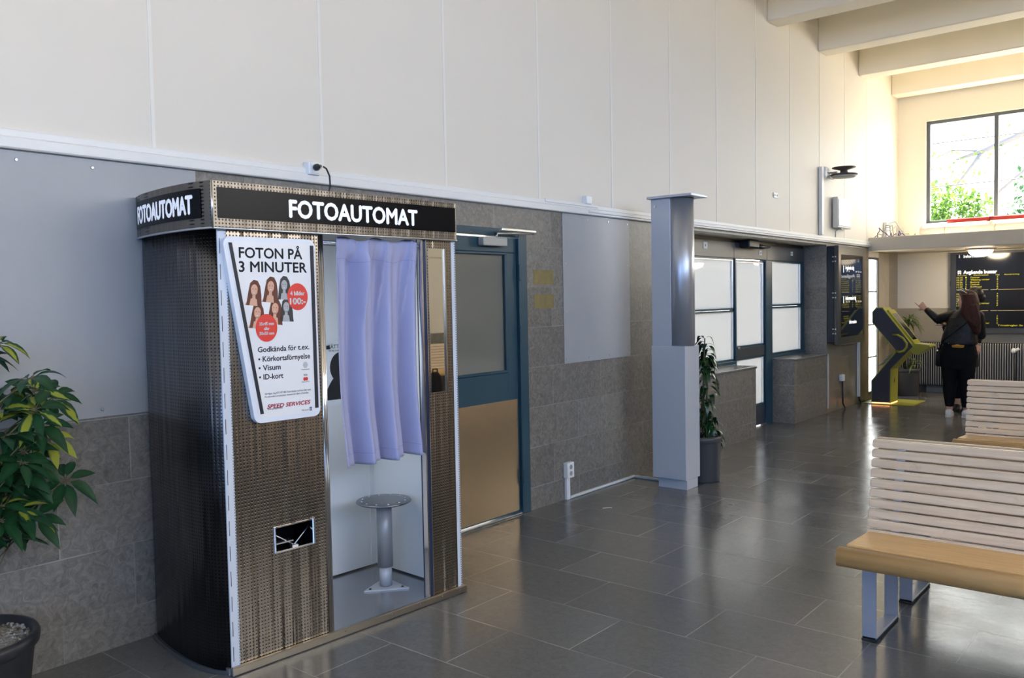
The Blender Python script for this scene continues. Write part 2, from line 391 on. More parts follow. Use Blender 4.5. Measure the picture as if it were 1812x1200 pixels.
GX, GW, GY, GH = 1.7163, 0.3536, 2.6296, 0.44235
M_floor = tiles('floor_stone', (0.105, 0.105, 0.102), (0.165, 0.162, 0.153), (0.36, 0.35, 0.33), 2*GW, GH, 0.0035, (-GX + 40*GW, -GY + 20*GH), 'XY', 0.17, 0.0012, 26, 0.75, 0.2, 0.06)
M_clad = tiles('cladding_stone', (0.115, 0.105, 0.09), (0.275, 0.255, 0.225), (0.34, 0.33, 0.30), 0.672, 0.305, 0.0028, (-6.282 + 20*0.672, -0.17 + 20*0.305), 'YZ', 0.42, 0.002, 22, 0.88, 0.17)
M_cladx = tiles('pier_stone', (0.115, 0.105, 0.09), (0.275, 0.255, 0.225), (0.34, 0.33, 0.30), 0.672, 0.305, 0.0028, (7, -0.17 + 20*0.305), 'XZ', 0.42, 0.002, 22, 0.88, 0.17)
M_brown = tiles('brown_stone', (0.15, 0.125, 0.09), (0.27, 0.23, 0.175), (0.36, 0.32, 0.26), 0.55, 0.42, 0.003, (7, 6.0), 'YZ', 0.3, 0.002, 10, 0.6, 0.25)
M_pillar = mat('pillar_stone', (0.50, 0.45, 0.36), 0.5, var=(6, (0.38, 0.34, 0.27)))
M_cream = mat('cream_wall', (0.79, 0.74, 0.65), 0.55, var=(0.7, (0.77, 0.715, 0.62), 0.3), bump=(60, 0.05, 0.002))
M_white = mat('white_trim', (0.82, 0.81, 0.78), 0.4)
M_plaster = mat('white_plaster', (0.82, 0.775, 0.67), 0.7, bump=(40, 0.08, 0.003))
M_conc = mat('rough_concrete', (0.36, 0.32, 0.25), 0.8, var=(5, (0.45, 0.41, 0.33)), bump=(30, 0.3, 0.004))
M_panel = mat('grey_sheet', (0.36, 0.37, 0.38), 0.42, var=(3, (0.40, 0.41, 0.415), 0.3), spec=0.4)
M_screw = mat('screw_steel', (0.7, 0.7, 0.7), 0.3, 1.0)
M_navy = mat('navy_paint', (0.018, 0.062, 0.092), 0.35, var=(3, (0.024, 0.072, 0.10)))
M_dkgrey = mat('dark_grey_paint', (0.06, 0.068, 0.07), 0.35)
M_brass = mat('kick_plate_metal', (0.78, 0.63, 0.45), 0.27, 1.0, bump=(3, 0.12, 0.02))
M_alu = mat('brushed_aluminium', (0.72, 0.73, 0.75), 0.3, 1.0)
M_column = mat('grey_lacquer', (0.52, 0.545, 0.59), 0.32, 0.12)
M_colcyl = mat('satin_steel', (0.50, 0.515, 0.55), 0.36, 0.7)
M_black = mat('black_plastic', (0.012, 0.012, 0.014), 0.4)
M_blkgloss = mat('black_gloss', (0.004, 0.004, 0.005), 0.25, spec=0.12)
M_wplast = mat('white_plastic', (0.85, 0.85, 0.84), 0.35)
M_grey_pl = mat('grey_plastic', (0.45, 0.44, 0.40), 0.5)
M_glass = glass('clear_glass')
M_frost = frosted('frosted_pane', (0.78, 0.80, 0.80), 0.6)
M_steel = steel('dotted_steel', (0.29, 0.255, 0.215), 0.24, 1.0)
M_steelx = steel('dotted_steel_side', (0.14, 0.14, 0.148), 0.26, 1.2, axes='XZ')
M_chrome = mat('polished_chrome', (0.80, 0.80, 0.82), 0.12, 1.0)
M_mirror = mat('mirror', (0.93, 0.94, 0.92), 0.015, 1.0)
M_bwhite = mat('booth_white', (0.80, 0.81, 0.80), 0.35)
M_bfloor = mat('booth_floor', (0.42, 0.43, 0.45), 0.22, 0.7, var=(4, (0.36, 0.37, 0.40)))
M_strip = mat('strip_grey', (0.66, 0.69, 0.74), 0.35)
M_letter = mat('letter_white', (0.82, 0.83, 0.86), 0.4, emit=((0.85, 0.9, 1.0), 0.25))
M_poster = mat('poster_white', (0.86, 0.85, 0.84), 0.3)
M_pframe = mat('poster_frame', (0.80, 0.83, 0.88), 0.3)
M_ink = mat('ink_dark', (0.012, 0.014, 0.025), 0.5)
M_red = mat('ink_red', (0.78, 0.045, 0.03), 0.4)
M_skinp = mat('ink_skin', (0.72, 0.40, 0.27), 0.5)
M_hairp = mat('ink_hair', (0.13, 0.03, 0.012), 0.5)
M_skg = mat('ink_grey_face', (0.45, 0.45, 0.45), 0.5)
M_hag = mat('ink_grey_hair', (0.04, 0.04, 0.04), 0.5)
M_photo = mat('photo_paper', (0.88, 0.87, 0.86), 0.35)
M_cloth = mat('lilac_cloth', (0.40, 0.41, 0.60), 0.75, var=(5, (0.37, 0.38, 0.565)), bump=(260, 0.08, 0.0006))
M_pot = mat('black_pot', (0.03, 0.03, 0.033), 0.35, bump=(20, 0.06, 0.004))
M_pot2 = mat('anthracite_pot', (0.055, 0.056, 0.06), 0.42, bump=(20, 0.06, 0.004))
M_grav = mat('pale_gravel', (0.42, 0.39, 0.34), 0.9, var=(55, (0.18, 0.165, 0.14), 0.12), bump=(70, 1.0, 0.02))
M_soil = mat('dark_soil', (0.04, 0.03, 0.022), 0.95, bump=(60, 1.0, 0.02))
M_stem = mat('stem_bark', (0.13, 0.11, 0.06), 0.7)
M_leafg = leafmat('leaf_green', (0.012, 0.06, 0.022), (0.02, 0.085, 0.03), 0.5)
M_leafv = leafmat('leaf_variegated', (0.014, 0.07, 0.03), (0.36, 0.40, 0.05), 0.47)
M_leafy = leafmat('leaf_yellow', (0.20, 0.27, 0.04), (0.42, 0.44, 0.06), 0.75)
M_leafd = leafmat('leaf_dracaena', (0.03, 0.11, 0.015), (0.007, 0.028, 0.012), 0.62, 0.25, 0.12)
M_leafp = leafmat('leaf_palm', (0.26, 0.33, 0.13), (0.08, 0.17, 0.05), 0.5, 0.45, 0.25)
M_woodback = wood('pale_birch', (0.86, 0.70, 0.51), (0.70, 0.54, 0.37))
M_woodseat = wood('golden_birch', (0.74, 0.48, 0.21), (0.62, 0.38, 0.145), rough=0.32)
M_benchm = mat('bench_grey_steel', (0.42, 0.46, 0.55), 0.4, 0.3)
M_rubber = mat('rubber', (0.02, 0.02, 0.02), 0.7)
M_kdark = mat('kiosk_anthracite', (0.048, 0.048, 0.056), 0.4)
M_lime = mat('lime_paint', (0.38, 0.385, 0.055), 0.35)
M_screen = mat('dark_screen', (0.01, 0.012, 0.016), 0.03, coat=0.5)
M_board = mat('board_grey', (0.055, 0.062, 0.075), 0.4)
M_boardd = mat('board_dark', (0.014, 0.016, 0.022), 0.12)
M_led = mat('led_yellow', (0.5, 0.45, 0.02), 0.5, emit=((0.75, 0.65, 0.03), 0.55))
M_wtext = mat('white_print', (0.85, 0.85, 0.85), 0.5, emit=((0.9, 0.9, 0.9), 0.3))
M_goldline = mat('gold_line', (0.52, 0.44, 0.24), 0.4)
M_rad = mat('radiator_grey', (0.04, 0.04, 0.04), 0.5)
M_radl = mat('radiator_fin', (0.36, 0.36, 0.35), 0.35)
M_pipe = mat('pipe_wrap', (0.84, 0.79, 0.68), 0.6, bump=(25, 0.3, 0.006))
M_redp = mat('red_pipe', (0.40, 0.015, 0.018), 0.5)
M_lamp = mat('lamp_dome', (0.9, 0.88, 0.82), 0.4, emit=((1.0, 0.80, 0.55), 42.0))
M_pink = mat('lamp_base', (0.55, 0.43, 0.38), 0.5)
M_ltbox = mat('light_box_face', (0.74, 0.78, 0.77), 0.25)
M_warmled = mat('warm_led', (1, 0.5, 0.25), 0.5, emit=((1.0, 0.42, 0.14), 3.0))
M_skin = mat('skin', (0.62, 0.36, 0.26), 0.5, spec=0.4)
M_hair = mat('brown_hair', (0.022, 0.009, 0.006), 0.55, spec=0.25, var=(9, (0.075, 0.022, 0.011), 0.2), scale=(9, 9, 0.8), bump=(26, 0.8, 0.01))
M_hair2 = mat('black_hair', (0.01, 0.008, 0.008), 0.4)
M_leather = mat('black_leather', (0.009, 0.009, 0.009), 0.45, spec=0.3, bump=(14, 0.5, 0.02))
M_trous = mat('black_cotton', (0.006, 0.006, 0.0065), 0.85, spec=0.15, sheen=0.1)
M_coat = mat('black_wool', (0.009, 0.008, 0.010), 0.9)
M_orange = mat('orange_cotton', (0.65, 0.30, 0.04), 0.8)
M_shoe = mat('white_shoe', (0.74, 0.72, 0.71), 0.5)
M_sole = mat('shoe_sole', (0.66, 0.62, 0.56), 0.5)
M_phone = mat('phone_dark', (0.02, 0.03, 0.08), 0.2)
M_tree = leafmat('tree_leaf', (0.07, 0.16, 0.02), (0.11, 0.22, 0.03), 0.5, 0.5, 0.5)
M_tree2 = leafmat('tree_leaf_deep', (0.03, 0.10, 0.035), (0.05, 0.13, 0.045), 0.5, 0.5, 0.5)
M_bark = mat('bark', (0.16, 0.145, 0.14), 0.85)
M_ground = mat('paving_outside', (0.42, 0.40, 0.37), 0.9, var=(2, (0.36, 0.34, 0.31)))
M_stain = mat('yellow_glue', (0.29, 0.22, 0.07), 0.7, var=(14, (0.20, 0.165, 0.08), 0.2))

# ------------------------------------------------------------------ the hall
XR, YB, YF, ZC = 8.8, -6.0, 14.7, 5.2
def facemats(o, fn):
    for p in o.data.polygons:
        k = fn(p.center, p.normal)
        if k is not None: p.material_index = k
mb = MB(); mb.box(-0.34, XR+0.2, YB-0.3, YF+0.3, -0.2, 0)
tag(mk('floor', mb, M_floor, kind='structure'), 'dark grey polished stone slab floor of the hall', 'floor')

# left wall: stone dado below, boarded cream wall above
mb = MB()
mb.box(-0.40, 0, YB, 3.95, 0, 2.28); mb.box(-0.40, 0, 3.95, 4.96, 2.115, 2.28); mb.box(-0.40, 0, 4.96, 7.2, 0, 2.28)
mb.box(-0.40, 0, 7.2, 11.38, 2.255, 2.28); mb.box(-0.40, 0, 11.38, 13.175, 0, 2.28, 3)
mb.box(-0.03, 0, 13.175, 13.68, 0, 0.06, 3); mb.box(-0.03, 0, 13.175, 13.68, 2.14, 2.28, 1)
mb.box(-0.03, 0, 13.68, 14.22, 0, 2.28, 4); mb.box(-0.03, 0.0, 14.22, YF, 0, 2.28, 3)
mb.box(-0.40, 0, YB, 13.175, 2.28, ZC, 1); mb.box(-0.03, 0, 13.175, YF, 2.28, ZC, 1)
for y in [0.05 - 1.02*k for k in range(6, 0, -1)] + [0.05, 1.07, 2.09, 3.10, 4.12, 5.14, 6.16, 7.17, 8.15, 9.13, 10.12, 11.13, 12.1, 13.1]:
    mb.box(-0.001, 0.004, y-0.009, y+0.009, 2.36, ZC, 5)
o = mk('wall_left', mb, [M_clad, M_cream, M_cladx, M_brown, M_pillar, mat('seam_paint', (0.84, 0.805, 0.73), 0.5)], kind='structure')
facemats(o, lambda c, n: 2 if abs(n.y) > 0.7 and c.z < 2.27 and c.x < 0 and c.y < 13.1 else (1 if n.z < -0.7 and 7.3 < c.y < 11.3 else None))
tag(o, 'long left wall, grey stone slabs below and cream boards above', 'wall')
mb = MB()
mb.box(0, 0.034, YB, 13.17, 2.282, 2.332, 0, 0.006); mb.box(0, 0.022, YB, 13.17, 2.332, 2.366, 0, 0.004)
mb.box(0, 0.044, 5.75, 13.17, 2.300, 2.318, 0, 0.004)
o = mk('trim_left', mb, M_white, kind='structure'); tag(o, 'white rail along the top of the stone dado', 'trim')

def lowwall(y0, y1, label):
    mb = MB(); mb.box(-0.30, -0.002, y0, y1, 0, 0.775); mb.box(-0.30, 0.010, y0-0.002, y1+0.008, 0.775, 0.802, 2, 0.004)
    o = mk('low_wall', mb, [M_clad, M_cladx, mat('slab_top', (0.20, 0.195, 0.19), 0.25, var=(9, (0.14, 0.135, 0.13)))], kind='structure')
    facemats(o, lambda c, n: 1 if abs(n.y) > 0.7 and c.z < 0.77 else None)
    tag(o, label, 'wall')
lowwall(7.2, 9.10, 'low stone wall with slab top left of the frosted glass door')
lowwall(10.245, 11.38, 'low stone wall with slab top right of the frosted glass door')

# far wall with its long clerestory window
mb = MB()
WX0, WX1, WZ0, WZ1 = 0.42, 7.0, 2.69, 4.31
mb.box(0, XR, YF, YF+0.3, 0, 1.34, 1); mb.box(0, XR, YF, YF+0.3, 1.34, WZ0); mb.box(0, XR, YF, YF+0.3, WZ1, ZC)
mb.box(-0.40, WX0, YF, YF+0.3, WZ0, WZ1); mb.box(WX1, XR, YF, YF+0.3, WZ0, WZ1)
mb.box(0, XR, YF-0.012, YF, 0, 0.09, 1)
tag(mk('wall_far', mb, [M_plaster, M_conc], kind='structure'), 'far wall, cream plaster above rough grey dado', 'wall')
M_wframe = mat('window_frame_paint', (0.085, 0.10, 0.115), 0.4)
win = T('window_1', 'wide window in the far wall above the canopy with trees outside', 'window', (0, YF, WZ0), kind='structure')
mb = MB()
yf0, yf1 = YF+0.05, YF+0.11
mb.box(WX0, WX1, yf0, yf1, WZ0, WZ0+0.045, 0, 0.004); mb.box(WX0, WX1, yf0, yf1, WZ1-0.05, WZ1, 0, 0.004)
xs = [WX0+0.025] + [1.40 + 0.98*k for k in range(6)] + [WX1-0.025]
for x in xs: mb.box(x-0.028, x+0.028, yf0-0.005, yf1, WZ0, WZ1, 0, 0.004)
mk('window_frame', mb, M_wframe, win)
for a, b in zip(xs[:-1], xs[1:]):
    mb = MB(); mb.box(a+0.02, b-0.02, YF+0.078, YF+0.082, WZ0+0.03, WZ1-0.03); mk('pane', mb, M_glass, win)
mb = MB(); mb.box(WX0, WX1, YF-0.03, YF+0.05, WZ0-0.03, WZ0, 0, 0.004); mk('window_sill', mb, M_plaster, win)

# wall to the right (outside the frame, seen only as reflections) and wall behind, both with windows
mb = MB()
mb.box(XR, XR+0.3, YB, YF, 0, 1.05, 1); mb.box(XR, XR+0.3, YB, YF, 1.05, 2.7); mb.box(XR-0.03, XR, YB, 13.17, 2.36, 2.42); mb.box(XR, XR+0.3, YB, YF, 4.35, ZC)
for k in range(8): mb.box(XR, XR+0.3, YB + 1.68*k + 1.4 if k else YB, YB + 1.68*(k+1), 2.7, 4.35)
mb.box(XR, XR+0.3, 7.4, YF, 2.7, 4.35)
tag(mk('wall_right', mb, [M_cream, M_clad], kind='structure'), 'right wall with a row of high windows', 'wall')
mb = MB()
mb.box(-0.40, XR+0.3, YB-0.3, YB, 0, 1.5, 1); mb.box(-0.40, XR+0.3, YB-0.3, YB, 3.9, ZC); mb.box(-0.40, 1.5, YB-0.3, YB, 1.5, 3.9); mb.box(8.0, XR+0.3, YB-0.3, YB, 1.5, 3.9)
for x in (3.1, 4.75, 6.4): mb.box(x-0.05, x+0.05, YB-0.2, YB-0.1, 1.5, 3.9, 1)
tag(mk('wall_back', mb, [M_cream, M_dkgrey], kind='structure'), 'back wall with a broad glazed front', 'wall')

mb = MB(); mb.box(-0.40, XR+0.3, YB-0.3, YF+0.3, ZC, ZC+0.25)
tag(mk('ceiling', mb, M_plaster, kind='structure'), 'cream plastered ceiling between the beams', 'ceiling')
by = [9.45 + 1.625*k for k in range(-9, 4)]
names = {9.45: 'cream ceiling beam nearest the camera, cut by the top of the photo', 11.075: 'cream ceiling beam second from the camera, meeting the wall above the antenna',
         12.7: 'cream ceiling beam third from the camera, one short of the far wall', 14.325: 'cream ceiling beam hard against the far wall above the window'}
for y in by:
    mb = MB(); mb.box(0.001, XR-0.001, y, min(y+0.30, YF-0.001), 4.72, ZC-0.001, 0, 0.012)
    lab = [v for k, v in names.items() if abs(k-y) < 0.01]
    tag(mk('ceiling_beam', mb, M_plaster, kind='structure'), lab[0] if lab else 'cream ceiling beam above and behind the camera', 'beam', 'ceiling beams across the hall')

mb = MB(); mb.box(0.002, XR-0.001, 13.175, YF-0.001, 2.225, 2.425, 0, 0.008)
tag(mk('canopy', mb, mat('canopy_paint', (0.62, 0.57, 0.49), 0.6, var=(3, (0.56, 0.51, 0.43))), kind='structure'), 'deep cream canopy slab across the far end under the window', 'canopy')

# ------------------------------------------------------------------ openings in the left wall
d1 = T('door_1', 'blue door with a tall pane and a brass kick plate beside the photo booth', 'door', (0, 3.95, 0), kind='structure')
mb = MB()
mb.box(-0.12, 0.012, 4.865, 4.96, 0, 2.115, 0, 0.004); mb.box(-0.12, 0.012, 3.95, 4.045, 0, 2.115, 0, 0.004); mb.box(-0.12, 0.0115, 4.045, 4.865, 2.06, 2.115, 0, 0.004)
mk('door_frame', mb, M_navy, d1)
mb = MB()
lx0, lx1 = -0.065, -0.012
mb.box(lx0, lx1, 4.05, 4.86, 1.945, 2.05, 0, 0.004); mb.box(lx0, lx1, 4.745, 4.86, 0.02, 1.945, 0, 0.004); mb.box(lx0, lx1, 4.05, 4.165, 0.02, 1.945, 0, 0.004)
mb.box(lx0, lx1, 4.165, 4.745, 0.02, 1.07, 0, 0.004)
leaf = mk('door_leaf', mb, M_navy, d1)
mb = MB()
for (a, b, c, d) in ((4.165, 4.745, 1.927, 1.945), (4.165, 4.745, 1.07, 1.088), (4.165, 4.183, 1.088, 1.927), (4.727, 4.745, 1.088, 1.927)): mb.box(-0.030, -0.008, a, b, c, d, 0, 0.003)
mk('glazing_bead', mb, M_navy, leaf)
mb = MB(); mb.box(-0.042, -0.036, 4.165, 4.745, 1.07, 1.945); mk('pane', mb, mat('grey_film_glass', (0.20, 0.20, 0.17), 0.04, coat=0.3), leaf, 'grey filmed door pane')
mb = MB(); mb.box(-0.012, -0.009, 4.07, 4.845, 0.03, 0.865, 0, 0.001); mk('kick_plate', mb, M_brass, leaf, 'brass coloured kick plate')
for z in (1.80, 1.35, 0.28):
    mb = MB(); mb.box(0.0, 0.022, 4.86, 4.885, z-0.06, z+0.06, 0, 0.006); mk('hinge', mb, M_navy, leaf)
mb = MB(); mb.box(-0.012, 0.045, 4.44, 4.70, 1.985, 2.045, 0, 0.006)
cl = mk('door_closer', mb, M_grey_pl, d1, 'pale grey closer body')
mb = MB(); mb.tube([(0.03, 4.60, 2.045), (0.03, 4.60, 2.075), (0.10, 4.92, 2.085)], 0.008); mb.box(0.085, 0.115, 4.56, 4.95, 2.088, 2.108, 0, 0.004)
mb.tube([(0.1, 4.93, 2.075), (0.1, 4.93, 2.112)], 0.014, 10)
mk('closer_arm', mb, M_alu, cl, 'bright metal closer arm')
mb = MB(); mb.box(-0.12, 0.004, 4.045, 4.865, 0, 0.012, 0, 0.003); mk('threshold', mb, M_alu, d1)

def pane_frame(parent, y0, y1, z0, z1, chrome_side=True):
    """slim dark frame with a bright inner edge"""
    mb = MB(); xx0, xx1 = -0.345, -0.300
    mb.box(xx0, xx1, y0, y0+0.018, z0, z1); mb.box(xx0, xx1, y1-0.030, y1, z0, z1); mb.box(xx0, xx1, y0, y1, z0, z0+0.022); mb.box(xx0, xx1, y0, y1, z1-0.018, z1)
    f = mk('pane_frame', mb, M_navy, parent)
    mb = MB(); mb.box(-0.318, -0.296, y1-0.046, y1-0.030, z0+0.02, z1-0.02, 0, 0.003); mb.box(-0.318, -0.297, y0+0.018, y1-0.03, z1-0.026, z1-0.018)
    mk('glazing_bead', mb, M_alu, f)
    mb = MB(); mb.box(-0.330, -0.324, y0+0.015, y1-0.035, z0+0.02, z1-0.018); mk('pane', mb, M_frost, f, 'frosted white pane')
w2 = T('window_2', 'frosted two-pane window behind the grey post and the leafy plant', 'window', (-0.3, 7.2, 0.8), kind='structure')
mb = MB(); mb.box(-0.345, -0.285, 7.2, 9.19, 0.803, 0.845, 0, 0.003); mk('window_sill', mb, M_navy, w2)
pane_frame(w2, 7.2, 9.19, 1.435, 2.03); pane_frame(w2, 7.2, 9.19, 0.845, 1.432)
d2 = T('door_2', 'frosted glass door in a dark frame between the two low stone walls', 'door', (-0.3, 9.19, 0), kind='structure')
mb = MB(); mb.box(-0.36, -0.285, 9.19, 9.225, 0, 2.03, 0, 0.003); mb.box(-0.36, -0.275, 10.045, 10.24, 0, 2.03, 0, 0.004); mk('door_frame', mb, M_navy, d2)
pane_frame(d2, 9.225, 10.045, 0.985, 2.015); pane_frame(d2, 9.225, 10.045, 0.25, 0.862)
mb = MB(); mb.box(-0.345, -0.295, 9.225, 10.045, 0.862, 0.985, 0, 0.003); mk('middle_panel', mb, M_dkgrey, d2)
mb = MB(); mb.box(-0.345, -0.298, 9.225, 10.045, 0.012, 0.25, 0, 0.003); mk('bottom_panel', mb, M_board, d2)
mb = MB(); mb.tube([(-0.30, 9.25, 0.99), (-0.26, 9.25, 0.99)], [0.010, 0.016], 10); mk('door_knob', mb, M_alu, d2)
w3 = T('window_3', 'frosted two-pane window to the right of the frosted glass door', 'window', (-0.3, 10.24, 0.8), kind='structure')
mb = MB(); mb.box(-0.345, -0.285, 10.24, 11.38, 0.803, 0.845, 0, 0.003); mb.box(-0.345, -0.30, 11.27, 11.38, 0.845, 2.03); mk('window_sill', mb, M_navy, w3)
pane_frame(w3, 10.24, 11.27, 1.455, 2.03); pane_frame(w3, 10.24, 11.27, 0.845, 1.452)
mb = MB(); mb.box(-0.36, -0.31, 7.2, 11.38, 2.03, 2.254, 0)
for a, b in ((7.2, 9.19), (9.197, 10.13), (10.137, 11.38)): mb.box(-0.31, -0.298, a, b, 2.034, 2.215, 1, 0.003)
tag(mk('trim_1', mb, [M_black, M_dkgrey], kind='structure'), 'dark grey transom panels above the frosted panes', 'trim')
M_sign = mat('transom_tag', (0.72, 0.72, 0.70), 0.5)
for y, z, s, l in ((8.47, 2.155, 0.05, 'small white square plate on the transom above the left frosted window'), (9.93, 2.115, 0.04, 'small white square plate on the transom beside the black door sensor'), (10.93, 2.135, 0.036, 'small grey square plate on the transom at its right end')):
    t = T('number_plate', l, 'plate', (-0.298, y, z), group='square plates on the transom')
    mb = MB(); mb.box(-0.298, -0.293, y-s, y+s, z-s*0.75, z+s*0.75, 0, 0.002); mk('plate', mb, M_sign, t)
    mb = MB(); mb.box(-0.293, -0.2915, y-0.007, y+0.007, z-0.01, z+0.01); mk('mark', mb, M_ink, t)
t = T('door_sensor', 'black motion sensor above the frosted glass door', 'sensor', (-0.298, 9.5, 2.2))
mb = MB(); mb.box(-0.298, -0.17, 9.33, 9.62, 2.155, 2.245, 0, 0.015, 2); mk('housing', mb, M_black, t)
mb = MB(); mb.tube([(-0.23, 9.62, 2.19), (-0.20, 9.75, 2.175), (-0.2, 9.98, 2.185)], [0.035, 0.028, 0.012], 10); mk('bracket', mb, M_black, t)

w4 = T('window_4', 'narrow floor-length glazed strip at the end of the left wall', 'window', (0, 13.175, 0.06), kind='structure')
mb = MB()
mb.box(-0.028, -0.004, 13.176, 13.20, 0.061, 2.139); mb.box(-0.028, -0.002, 13.64, 13.679, 0.061, 2.139, 0, 0.003); mb.box(-0.028, -0.004, 13.2, 13.64, 2.105, 2.139); mb.box(-0.028, -0.004, 13.2, 13.64, 0.061, 0.11)
for z in (1.62, 1.12, 0.63): mb.box(-0.024, -0.006, 13.2, 13.64, z-0.010, z+0.010)
mk('window_frame', mb, M_wframe, w4)
mb = MB(); mb.box(-0.017, -0.013, 13.195, 13.645, 0.1, 2.11); mk('pane', mb, M_glass, w4)
mb = MB(); mb.box(-0.024, -0.003, 13.595, 13.639, 0.111, 2.104, 0, 0.003); mk('glazing_bead', mb, M_strip, w4)

# ------------------------------------------------------------------ photo booth (local axes: X out of the front, Y along the front, Z up)
BR = -math.atan(0.0607)
booth = T('photo_booth', 'steel photo booth with a lilac curtain and black FOTOAUTOMAT signs', 'photo booth', (0.715, 1.98, 0), BR)
BW, BD = 1.375, -0.675          # width, back
side_curve = [(-0.672, -0.030), (-0.58, -0.048), (-0.45, -0.062), (-0.315, -0.069), (-0.20, -0.066), (-0.11, -0.052), (-0.05, -0.034), (0.0, -0.004)]
def curve_at(t, pts=side_curve):
    n = len(pts)-1; f = max(0, min(n-1e-6, t*n)); i = int(f); k = f-i
    P = [Vector(pts[max(0, min(n, j))]) for j in (i-1, i, i+1, i+2)]
    return 0.5*((2*P[1]) + (-P[0]+P[2])*k + (2*P[0]-5*P[1]+4*P[2]-P[3])*k*k + (-P[0]+3*P[1]-3*P[2]+P[3])*k**3)
def bmk(name, mb, mats, parent=booth, label=None, **k): return mk(name, mb, mats, parent, label, local=True, **k)
# curved left side
N = 28; cs = [curve_at(i/N) for i in range(N+1)]
mb = MB(); mb.prism([(c.x, c.y) for c in cs] + [(c.x*0.985-0.008, c.y+0.022) for c in reversed(cs)], 'z', 0.02, 1.93, 0, True)
bmk('side_panel', mb, M_steelx, label='dark curved steel side panel')
# front left panel with its delivery slot
def holed(mb, y0, y1, z0, z1, hy0, hy1, hz0, hz1, x0, x1):
    mb.box(x0, x1, y0, hy0, z0, z1); mb.box(x0, x1, hy1, y1, z0, z1); mb.box(x0, x1, hy0, hy1, z0, hz0); mb.box(x0, x1, hy0, hy1, hz1, z1)
mb = MB(); holed(mb, 0.036, 0.502, 0.035, 1.93, 0.225, 0.418, 0.49, 0.595, -0.02, 0.0)
fp = bmk('front_panel', mb, M_steel, label='dotted steel front panel with delivery slot')
mb = MB()
for y in (0.504, 0.516): mb.tube([(-0.004, y, 0.035), (-0.004, y, 1.93)], 0.010, 10)
bmk('edge_tube', mb, M_chrome, fp)
mb = MB()
mb.box(-0.16, -0.155, 0.2, 0.45, 0.45, 0.63, 0); mb.box(-0.16, -0.02, 0.2, 0.225, 0.45, 0.63); mb.box(-0.16, -0.02, 0.418, 0.44, 0.45, 0.63); mb.box(-0.16, -0.02, 0.2, 0.44, 0.595, 0.62); mb.box(-0.16, -0.02, 0.2, 0.44, 0.46, 0.487)
sl = bmk('delivery_slot', mb, M_blkgloss, label='dark photo delivery slot')
mb = MB()
mb.box(-0.012, 0.006, 0.218, 0.227, 0.482, 0.602, 0, 0.002); mb.box(-0.012, 0.012, 0.416, 0.432, 0.482, 0.606, 0, 0.004); mb.box(-0.012, 0.004, 0.22, 0.425, 0.595, 0.601); mb.box(-0.012, 0.006, 0.22, 0.425, 0.482, 0.490)
bmk('slot_frame', mb, M_chrome, sl)
mb = MB()
mb.tube([(-0.03, 0.226, 0.566), (-0.02, 0.33, 0.496)], 0.003); mb.tube([(-0.03, 0.417, 0.562), (-0.02, 0.335, 0.496)], 0.003); mb.box(-0.05, -0.012, 0.226, 0.325, 0.515, 0.521); mb.box(-0.03, -0.005, 0.315, 0.345, 0.489, 0.498)
bmk('catch_wire', mb, M_alu, sl)
# white perforated corner strip
mb = MB(); mb.box(-0.03, 0.004, -0.006, 0.0355, 0.02, 1.928, 0, 0.002)
st = bmk('corner_strip', mb, M_strip, label='pale grey corner strip')
mb = MB()
for k in range(17): mb.box(0.0035, 0.005, 0.002, 0.0045, 0.06+k*0.11, 0.125+k*0.11)
for k in range(150): mb.box(0.0035, 0.0048, 0.030, 0.0325, 0.04+k*0.0125, 0.0455+k*0.0125)
bmk('slots', mb, M_ink, st)
# right front panel, mirror, jamb strips
mb = MB(); holed(mb, 1.158, 1.338, 0.035, 1.925, 1.174, 1.296, 1.117, 1.880, -0.02, 0.0); rp = bmk('front_panel', mb, M_steel, label='narrow dotted steel front panel with mirror')
mb = MB(); mb.box(-0.012, -0.004, 1.174, 1.296, 1.117, 1.880); mi = bmk('mirror', mb, M_mirror)
mb = MB(); mb.box(-0.01, 0.004, 1.283, 1.297, 1.115, 1.882, 0, 0.003); mb.box(-0.006, 0.002, 1.172, 1.176, 1.115, 1.882); bmk('mirror_edge', mb, M_chrome, mi)
mb = MB(); mb.box(-0.03, 0.002, 1.127, 1.136, 0.035, 1.925, 1); mb.box(-0.05, -0.004, 1.136, 1.156, 0.035, 1.925, 0); mb.box(-0.03, 0.003, 1.156, 1.161, 0.035, 1.925, 1)
bmk('door_jamb', mb, [mat('jamb_navy', (0.02, 0.03, 0.07), 0.3), M_chrome])
mb = MB(); mb.box(-0.03, 0.003, 1.3385, 1.368, 0.02, 1.925, 0, 0.003); st2 = bmk('corner_strip', mb, M_strip)
mb = MB()
for k in range(150): mb.box(0.0025, 0.0042, 1.358, 1.362, 0.04+k*0.0125, 0.0465+k*0.0125)
bmk('slots', mb, M_ink, st2)
